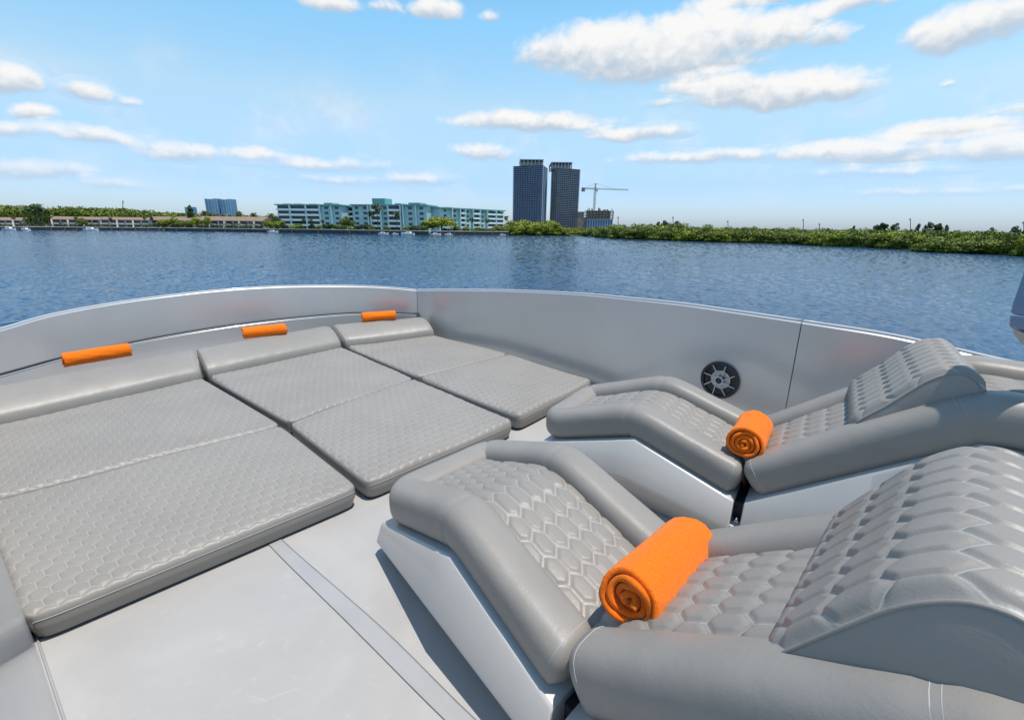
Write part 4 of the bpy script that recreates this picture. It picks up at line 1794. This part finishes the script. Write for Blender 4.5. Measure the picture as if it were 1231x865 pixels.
def make_crown(seed, kind, leaf, per=170):
    rng = np.random.RandomState(seed)
    lobes = []
    if kind == 'bush':       # reaches down to the ground; unit height, ~1 wide
        for k in range(13):
            a = rng.rand() * 2 * math.pi
            rr = .36 * math.sqrt(rng.rand())
            z = .18 + .60 * rng.rand() * (1 - rr)
            s = .15 + .10 * rng.rand()
            lobes.append((rr * math.cos(a), rr * math.sin(a) * .8, z, s * 1.2, s, s * .9))
        for k in range(6):
            lobes.append((-.4 + .16 * k, -.22 + .1 * rng.rand(), .12, .13, .12, .12))
    elif kind == 'round':
        for k in range(15):
            a = rng.rand() * 2 * math.pi
            rr = .42 * math.sqrt(rng.rand())
            z = .42 + .42 * rng.rand() * (1 - rr * 1.2) + .02
            s = .13 + .08 * rng.rand()
            lobes.append((rr * math.cos(a), rr * math.sin(a), z, s * 1.2, s, s * .85))
    else:                    # thin upright, feathery
        for k in range(12):
            z = .25 + .7 * k / 12
            s = .11 * (1.15 - z) + .035
            lobes.append(((rng.rand() - .5) * .34 * (1.15 - z), (rng.rand() - .5) * .2, z, s * 1.3, s, s * 1.1))
    c, n = crown_points(rng, lobes, per)
    return leaf_quads(c, n, leaf, rng)


def trunk_mesh(seed, h=.5, r=.03, bend=.06):
    rg = random.Random(seed)
    m = MB()
    dx, dy = rg.uniform(-bend, bend), rg.uniform(-bend, bend)
    m.tube([(0, 0, -.03), (dx * .3, dy * .3, h * .35), (dx, dy, h * .75), (dx * 1.2, dy, h)], r, 6, r2=r * .5)
    for k in range(4 if h < .6 else 0):
        a = rg.random() * 6.28
        m.tube([(dx * .7, dy * .7, h * .6), (dx + .14 * math.cos(a), dy + .14 * math.sin(a), h * 1.15), (dx + .25 * math.cos(a), dy + .25 * math.sin(a), h * 1.45)], r * .45, 5, r2=r * .15)
    return m


TPL = {}


def tree_mesh(kind, mat, var, leaf=.05, per=170):
    key = (kind, mat, var)
    if key not in TPL:
        cm = quad_mesh('crown', make_crown(hash_(kind) + var * 17, kind, leaf, per), M[mat])
        tm = trunk_mesh(var * 3 + 1, .5 if kind != 'thin' else .8, .03 if kind != 'thin' else .018)
        t = bpy.data.meshes.new('trunk')
        t.from_pydata(tm.v, [], tm.f)
        t.materials.append(M['bark'])
        TPL[key] = (cm, t)
    return TPL[key]


def hash_(s):
    return sum(ord(c) * (i + 3) for i, c in enumerate(s)) % 1000


def tree(name, kind, mat, var, x, y, z, w, h, label, cat='tree', group=None, leaf=.05, per=170, rz=None):
    cm, tm = tree_mesh(kind, mat, var, leaf, per)
    r = empty(name, (x, y, z), rnd.random() * 6.28 if rz is None else rz, label=label, cat=cat, group=group)
    r.scale = (w, w, h)
    for nm, me in (('crown', cm), ('trunk', tm)):
        o = bpy.data.objects.new(nm, me)
        col.objects.link(o)
        o.parent = r
    return r


def tree_px(name, kind, mat, var, u, d, vtop, wpx, label, cat='tree', group=None, **kw):
    x, y = place(u, d)
    h = hz(u, vtop, y) - GZ
    dist = math.hypot(x, y)
    w = wpx * y / F_PX / 0.95
    return tree(name, kind, mat, var, x, y, GZ - .1, w, h, label, cat, group, **kw)


# mangroves along the right shore, one by one
VT = [(690, 274), (712, 272.5), (740, 268.3), (770, 267.5), (820, 267), (850, 270), (900, 272), (960, 273.5), (1050, 275), (1120, 276), (1231, 277.5), (1400, 279), (1700, 284)]
vtop = lambda u: float(np.interp(u, [a for a, _ in VT], [b for _, b in VT]))
gm = 'mangroves along the right shore'
u = 694.0
i = 0
while u < 1300:
    for row, (dd_, dv) in enumerate(((.6, 3.2), (4.5, .6))):
        uu = u + (row * 5) + rnd.uniform(-3, 3)
        vt = vtop(uu) + dv + rnd.uniform(-1.6, 2.6)
        x, y = place(uu, dd_ + rnd.random() * 2)
        h = hz(uu, vt, y) - WATER
        wd = (17 + rnd.random() * 9) * y / F_PX * (1.0 if uu > 760 else .8)
        br = rnd.random() > .8
        tree('mangrove_tree', 'bush', 'bright_leaf' if br else 'mangrove', i % 5, x, y, WATER + .1, wd * 1.15, h,
             ('paler yellow green' if br else 'green') + (' mangrove at the very edge of the water along the right shore' if row == 0 else ' mangrove in the second row back from the water on the right shore'), 'mangrove', gm, leaf=.052, per=230)
        i += 1
    u += 11.5
# the spit nearer to the boat at the right
gs = 'mangroves on the nearer spit at the right edge'
for k in range(9):
    uu = 1128 + k * 17 + rnd.uniform(-3, 3)
    vb = 303.5 + (uu - 1128) * .035
    x, y = on_z(uu, vb, WATER)
    vt = 287.5 - 1.5 * math.sin(k * .8) + rnd.uniform(-1, 1) - (3.5 if k > 4 else 0)
    h = hz(uu, vt, y) - WATER
    wd = (26 + rnd.random() * 10) * y / F_PX
    tree('mangrove_tree', 'bush', 'mangrove', k % 5, x, y + 1.2, WATER + .1, wd * 1.15, h * 1.05, ORD[k] + ' bushy mangrove from the left on the nearer spit at the right edge', 'mangrove', gs, leaf=.052, per=230)


# forest masses
def forest(name, u0, u1, d0, d1, vt_f, nl, per, leafsz, mat, lab_kind, seed, rs=3.0, vary=1.0, zlow=.35):
    rng = np.random.RandomState(seed)
    lobes = []
    for k in range(nl):
        uu = u0 + (u1 - u0) * rng.rand()
        d = d0 + (d1 - d0) * rng.rand()
        x, y = place(uu, d)
        zt_ = hz(uu, vt_f(uu) + vary * (rng.rand() * 2.2 - .6), y)
        rr = rs * (.7 + .7 * rng.rand())
        z = GZ + (zt_ - GZ - rr * .7) * (zlow + (1 - zlow) * rng.rand() ** .5)
        lobes.append((x, y, z, rr * 1.3, rr * 1.1, rr * .8))
    c, n = crown_points(rng, lobes, per)
    me = quad_mesh(name, leaf_quads(c, n, leafsz, rng), M[mat])
    o = bpy.data.objects.new(name, me)
    col.objects.link(o)
    o['kind'] = 'stuff'
    return o


forest('mangrove_forest', 690, 1330, 9, 26, lambda u: vtop(u) + .3, 330, 95, .42, 'mangrove', 'f', 3, rs=1.5)
VL = [(-60, 247), (0, 247), (20, 246.8), (60, 249), (110, 248.2), (150, 250.5), (190, 254), (240, 257), (330, 259.5), (420, 262)]
forest('wood', -60, 340, 50, 95, lambda u: float(np.interp(u, [a for a, _ in VL], [b for _, b in VL])), 700, 90, .75, 'mangrove', 'w', 4, rs=2.9)
forest('shore_bushes', -60, 336, 8, 17, lambda u: 268.5 + 2.0 * math.sin(u * .37), 90, 70, .42, 'dark_leaf', 'b', 5, rs=1.6, zlow=.1)
forest('shore_bushes', 338, 612, 6, 15, lambda u: 274.5 + 1.5 * math.sin(u * .29), 70, 60, .5, 'dark_leaf', 'b', 6, rs=1.1, zlow=.1)
forest('creek_bushes', 655, 745, 25, 70, lambda u: 273.5, 140, 90, .6, 'mangrove', 'b', 8, rs=2.2, zlow=.1)


# palms
def palm_meshes(seed):
    rg = random.Random(seed)
    m = MB()
    lean = rg.uniform(-.06, .06)
    m.tube([(0, 0, -.02), (lean * .3, 0, .3), (lean * .8, 0, .6), (lean, 0, .86)], .020, 7, r2=.012)
    t = bpy.data.meshes.new('trunk')
    t.from_pydata(m.v, [], m.f)
    t.materials.append(M['bark'])
    V = []
    for k in range(26):
        a = k * 2.4 + rg.uniform(-.2, .2)
        el_ = rg.uniform(-.35, 1.15)
        Ln = rg.uniform(.20, .29)
        pts = []
        p = Vector((lean, 0, .87))
        dirh = Vector((math.cos(a), math.sin(a), 0))
        e = el_
        for q in range(9):
            pts.append(p.copy())
            p = p + (dirh * math.cos(e) + Vector((0, 0, math.sin(e)))) * Ln / 8
            e -= .24
        for q in range(8):
            a0, a1_ = pts[q], pts[q + 1]
            tt_ = (a1_ - a0).normalized()
            side = tt_.cross(Vector((0, 0, 1))).normalized()
            for s in (-1, 1):
                for z in (0, .5):
                    b0 = a0 + (a1_ - a0) * z
                    b1 = a0 + (a1_ - a0) * (z + .42)
                    ln = .055 * math.sin(math.pi * (.12 + .82 * (q + z) / 8))
                    tip = side * s * ln + tt_ * ln * .6 - Vector((0, 0, ln * .55))
                    V += [tuple(b0), tuple(b1), tuple(b1 + tip), tuple(b0 + tip)]
    return quad_mesh('crown', np.array(V), M['palm']), t


PALMS = [palm_meshes(s) for s in (1, 2, 3)]


def palm(u, d, vt, label, group, i, hs=1.0):
    x, y = place(u, d)
    h = (hz(u, vt, y) - GZ) / 1.0
    r = empty('palm_tree', (x, y, GZ), rnd.random() * 6.28, label=label, cat='palm', group=group)
    r.scale = (h * hs, h * hs, h)
    for nm, me in zip(('crown', 'trunk'), PALMS[i % 3]):
        o = bpy.data.objects.new(nm, me)
        col.objects.link(o)
        o.parent = r


for k, (u, vt) in enumerate([(38, 249), (43, 245), (49, 243.5), (55, 244), (61, 249), (46, 252), (53, 251)]):
    palm(u, 8 + (k % 3) * 3, vt, ordered([38, 43, 49, 55, 61, 46, 53], k) + ' palm from the left in the dark cluster at the left end of the shore', 'palm cluster at the left', k, .75)
palm(455, 8, 242.5, 'tallest palm, in front of the middle teal block', None, 0, .8)
palm(449, 10, 251.5, 'palm just left of the tallest palm', None, 1, .9)
palm(478, 7, 253.5, 'single palm in front of the right half of the middle teal block', None, 2, .9)
palm(568, 7, 260.5, 'palm in front of the middle of the rightmost teal block', None, 0, .8)
palm(586, 7, 262.0, 'palm in front of the right end of the rightmost teal block', None, 1, .8)
palm(608, 12, 258.5, 'palm between the rightmost teal block and the twin towers', None, 2, .7)
for k, (u, vt) in enumerate([(366, 262), (376, 261.5), (389, 263), (418, 259)]):
    palm(u, 7, vt, ORD[k] + ' small palm from the left before the leftmost teal block', 'small palms by the leftmost teal block', k, .9)
for k, (u, vt) in enumerate([(290, 252.5), (308, 254.5), (328, 255.5), (250, 252), (257, 254)]):
    palm(u, 40, vt, ordered([290, 308, 328, 250, 257], k) + ' dark palm from the left behind the long brown roofed building', 'palms behind the brown roofed buildings', k, .9)
for k, u in enumerate((20, 95, 136, 176, 186)):
    palm(u, 12, 258.5 + k % 3, ORD[k] + ' palm from the left in front of the brown roofed townhouses', 'palms in front of the townhouses', k, .8)

# single trees and bushes
tree_px('shade_tree', 'round', 'bright_leaf', 1, 532, 9, 257.5, 38, 'bright yellow green round tree between two teal blocks', leaf=.045, per=230)
tree_px('round_shrub', 'round', 'dark_leaf', 2, 436, 7, 267, 16, 'clipped round shrub in front of the middle teal block, left of the tallest palm', 'shrub')
tree_px('round_shrub', 'round', 'dark_leaf', 0, 500, 7, 269, 15, 'clipped round shrub at the right end of the middle teal block', 'shrub')
tree_px('round_shrub', 'round', 'bright_leaf', 3, 598, 7, 269, 14, 'bright shrub at the right end of the rightmost teal block', 'shrub')
tree_px('round_shrub', 'round', 'bright_leaf', 4, 573, 7, 271.5, 13, 'low bright shrub under the palm by the rightmost teal block', 'shrub')
for k, (u, vt, w) in enumerate([(346, 268, 10), (358, 267, 12), (397, 266.5, 14), (405, 267.5, 10), (375, 268, 9), (333, 262, 16)]):
    tree_px('garden_tree', 'round', 'bright_leaf' if k % 2 else 'dark_leaf', k % 5, u, 8, vt, w, ['first', 'second', 'fourth', 'fifth', 'third', None][k] + ' garden tree from the left at the foot of the leftmost teal block' if k < 5 else 'broad dark tree at the left corner of the leftmost teal block', group='garden trees by the leftmost teal block')
for k, (u, vt, w) in enumerate([(205, 259, 18), (216, 263, 14), (226, 262, 16), (238, 258, 10), (196, 262, 14), (101, 259, 9), (252, 258, 8), (325, 262, 12)]):
    tree_px('garden_tree', 'round', 'mangrove' if k % 3 else 'bright_leaf', k % 5, u, 10, vt, w, ['green tree where the townhouses meet the small brown roofed house', 'green tree before the left end of the house behind shoreline trees', 'green tree before the right end of the house behind shoreline trees', 'green tree at the pale gable of the long brown roofed building', 'green tree before the small brown roofed house', 'green tree just left of the white motor boat', 'green tree before the long brown roofed building, near its gable', 'green tree at the right end of the long brown roofed building'][k], group='garden trees by the brown roofed houses')
tree_px('dark_tree', 'thin', 'dark_leaf', 1, 233, 40, 245.5, 16, 'tall dark tree beside the small distant blue tower')
# lime green clump in front of the towers
LIME = [(614, 263, 22, 3), (626, 261, 24, 5), (638, 259.5, 28, 6), (650, 261, 26, 4), (660, 262.5, 26, 7), (669, 266, 22, 3), (678, 270.5, 18, 2), (643, 266, 24, 1), (622, 268, 20, 1), (656, 269, 22, 1), (684, 274, 14, 3)]
for k, (u, vt, w, d) in enumerate(LIME):
    x, y = place(u, d)
    h = hz(u, vt, y) - WATER
    tree('lime_tree', 'bush', 'bright_leaf', k % 5, x, y, WATER + .1, w * 1.1 * y / F_PX, h, ordered([q[0] for q in LIME], k) + ' lime green tree from the left, on the bank before the twin towers', 'tree', 'lime green trees before the twin towers', leaf=.045, per=260)
# taller feathery trees above the right-hand mangroves
FEA = [(1048, 269, 16), (1056, 267, 18), (1070, 266.8, 18), (1066, 271, 14), (1097, 267.5, 12), (1109, 265.6, 18), (1120, 267.5, 16), (1131, 269, 12), (1022, 270, 10), (1183, 272, 14), (1212, 270.5, 20), (1224, 272.5, 12), (798, 264, 18), (812, 264.5, 16), (790, 265.5, 12)]
for k, (u, vt, w) in enumerate(FEA):
    x, y = place(u, 20)
    h = hz(u, vt, y) - GZ
    tree('pine_tree', 'thin', 'dark_leaf', k % 5, x, y, GZ, w * 1.5 * y / F_PX, h, ordered([q[0] for q in FEA], k) + ' dark feathery tree from the left behind the mangroves', 'tree', 'dark feathery trees behind the mangroves', leaf=.032, per=120)

# power poles and masts
for k, (u, v0, v1, lean, d) in enumerate([(148.3, 241, 258, -.6, 60), (743, 260, 272, 0, 60), (809, 260, 268, 0, 50), (875, 264.8, 273, 0, 40), (965, 263, 275, .7, 30), (985, 268, 275, 0, 30), (1093.5, 262, 277, .9, 25), (1230, 266, 279, .5, 20)]):
    x, y = place(u, d)
    t = on_y(u + lean, v0, y)
    r = empty('utility_pole', (x, y, GZ), label=['tall thin pole above the wood at the left', 'thin pole just right of the crane', 'thin pole above the left part of the mangroves', 'short thin pole above the middle of the mangroves', 'thin leaning pole above the mangroves, second group from the right', 'short pole just right of a leaning pole above the mangroves', 'thin leaning pole between two clumps of dark feathery trees', 'thin pole at the right edge above the trees'][k], cat='pole', group='thin poles above the treetops')
    wd = max(.10, .45 * y / F_PX)
    m = MB()
    m.tube([(0, 0, 0), (t.x - x, 0, t.z - GZ)], wd, 6, r2=wd * .7)
    m.build('shaft', M['pole'], r, smooth=True)
    m = MB()
    m.box(t.x - x - wd * 1.6, t.x - x + wd * 1.6, -wd, wd, t.z - GZ - wd * 5, t.z - GZ - wd * 3)
    m.build('crossarm', M['pole'], r)


# moored boats
def boat(u, dv, Lm, label, group=None, kind=0, mast=None, rz=None):
    x, y = on_z(u, vshore(u) + dv, WATER)
    r = empty('moored_boat', (x, y, WATER), (rnd.choice((0, math.pi)) + rnd.uniform(-.2, .2)) if rz is None else rz, label=label, cat='boat', group=group)
    s = Lm / 8
    secs = []
    for k in range(11):
        t = k / 10
        b = 1.25 * (1 - max(0, (t - .45) / .55) ** 2.2) * s
        zt_ = (.85 + .45 * t * t) * s
        xx = (-4 + 8 * t) * s
        secs.append([(xx, -b, zt_), (xx, -b * .82, .05), (xx + (0.0), 0, -.3 * s), (xx, b * .82, .05), (xx, b, zt_), (xx, 0, zt_ + .06 * s)])
    m = MB()
    m.grid(secs, closed=True)
    m.f.append(tuple(range(6)))
    m.build('hull', M['boat_white'], r)
    m = MB()
    m.add([(-2.2 * s, -.9 * s, .9 * s), (1.6 * s, -.7 * s, .95 * s), (1.6 * s, .7 * s, .95 * s), (-2.2 * s, .9 * s, .9 * s),
           (-2.0 * s, -.8 * s, 1.9 * s), (.5 * s, -.6 * s, 1.85 * s), (.5 * s, .6 * s, 1.85 * s), (-2.0 * s, .8 * s, 1.9 * s)],
          [(4, 5, 6, 7), (0, 1, 5, 4), (1, 2, 6, 5), (2, 3, 7, 6), (3, 0, 4, 7)])
    m.build('cabin', M['boat_white'], r)
    for sg in (-1, 1):
        m = MB()
        yy = sg * .86 * s
        m.add([(-1.6 * s, yy, 1.25 * s), (.7 * s, yy * .94, 1.25 * s), (.4 * s, yy * .88, 1.62 * s), (-1.6 * s, yy * .98, 1.62 * s)], [(0, 1, 2, 3)])
        m.build('cabin_window', M['win'], r)
    if mast:
        m = MB()
        m.tube([(0, 0, 1 * s), (0, 0, mast)], .13, 5)
        m.build('mast', M['boat_white'], r)


boat(110, .15, 6.0, 'white motor boat moored in front of the brown roofed townhouses', rz=0.1)
boat(12, .1, 5.5, 'small white boat at the far left end of the shore', rz=0.0)
boat(30, .1, 4.5, 'white boat moored just left of the palm cluster', rz=3.0)
boat(328, .2, 4.5, 'low white boat left of the leftmost teal block', rz=.1)
boat(461, .3, 4.6, 'white boat in front of the tallest palm', rz=.1)
boat(490, .4, 6.2, 'largest white cabin boat, in front of the middle teal block', rz=3.0)
boat(475, .2, 3, 'small dinghy between two white boats', rz=.1)
boat(524, .3, 4.6, 'white boat under the bright round tree', rz=.2)
boat(539, .3, 3.8, 'boat with pale cabin right of the bright round tree trunk', rz=2.9)
boat(604, .2, 3, 'small boat at the right end of the dark seawall', rz=0)
for k, (u, vt) in enumerate([(518, 250), (522.5, 252), (526, 249)]):
    x, y = place(u, 45)
    t = hz(u, vt, y)
    m = MB()
    m.tube([(0, 0, 0), (0, 0, t - GZ)], .16, 5)
    o = m.build('mast', M['boat_white'], None, label=['left', 'middle', 'right'][k] + ' one of three thin masts in the gap between two teal blocks', cat='mast', group='masts between the teal blocks')
    o.location = (x, y, GZ)

# mooring piles along the seawalls
gp = 'mooring piles along the seawalls'
PU = [6, 22, 36, 62, 78, 92, 103, 120, 134, 147, 163, 178, 192, 212, 244, 271, 296, 322, 351, 383, 420, 444, 468, 483, 497, 515, 531, 546, 571, 592]
for k, u in enumerate(PU):
    x, y = place(u, -3.0)
    m = MB()
    m.tube([(0, 0, -1.5), (0, 0, 1.7 + .6 * rnd.random())], .17, 6)
    o = m.build('mooring_pile', M['pole'], None, label='short dark mooring pile standing before the far seawall', cat='pile', group=gp)
    o.location = (x, y, WATER)

for k, (u, vt, w) in enumerate([(352, 270, 8), (384, 269, 9), (412, 268, 10), (424, 270, 8), (447, 270, 9), (466, 270, 8), (488, 271, 8), (510, 269, 10), (549, 270, 10), (560, 271, 9), (581, 272, 9), (592, 272, 8)]):
    tree_px('waterfront_shrub', 'round', 'bright_leaf' if k % 3 == 0 else 'mangrove', k % 5, u, 5, vt, w, ORD[k] + ' waterfront shrub from the left along the lawn of the teal blocks', 'shrub', 'shrubs along the lawn of the teal blocks')

tree_px('garden_tree', 'round', 'mangrove', 2, 419, 9, 258, 15, 'green tree hiding the low wing between two teal blocks')
tree_px('garden_tree', 'round', 'mangrove', 4, 519, 12, 261, 14, 'green tree left of the bright round tree')
tree_px('garden_tree', 'round', 'dark_leaf', 1, 336, 12, 258, 14, 'dark green tree at the left corner of the leftmost teal block, tall')
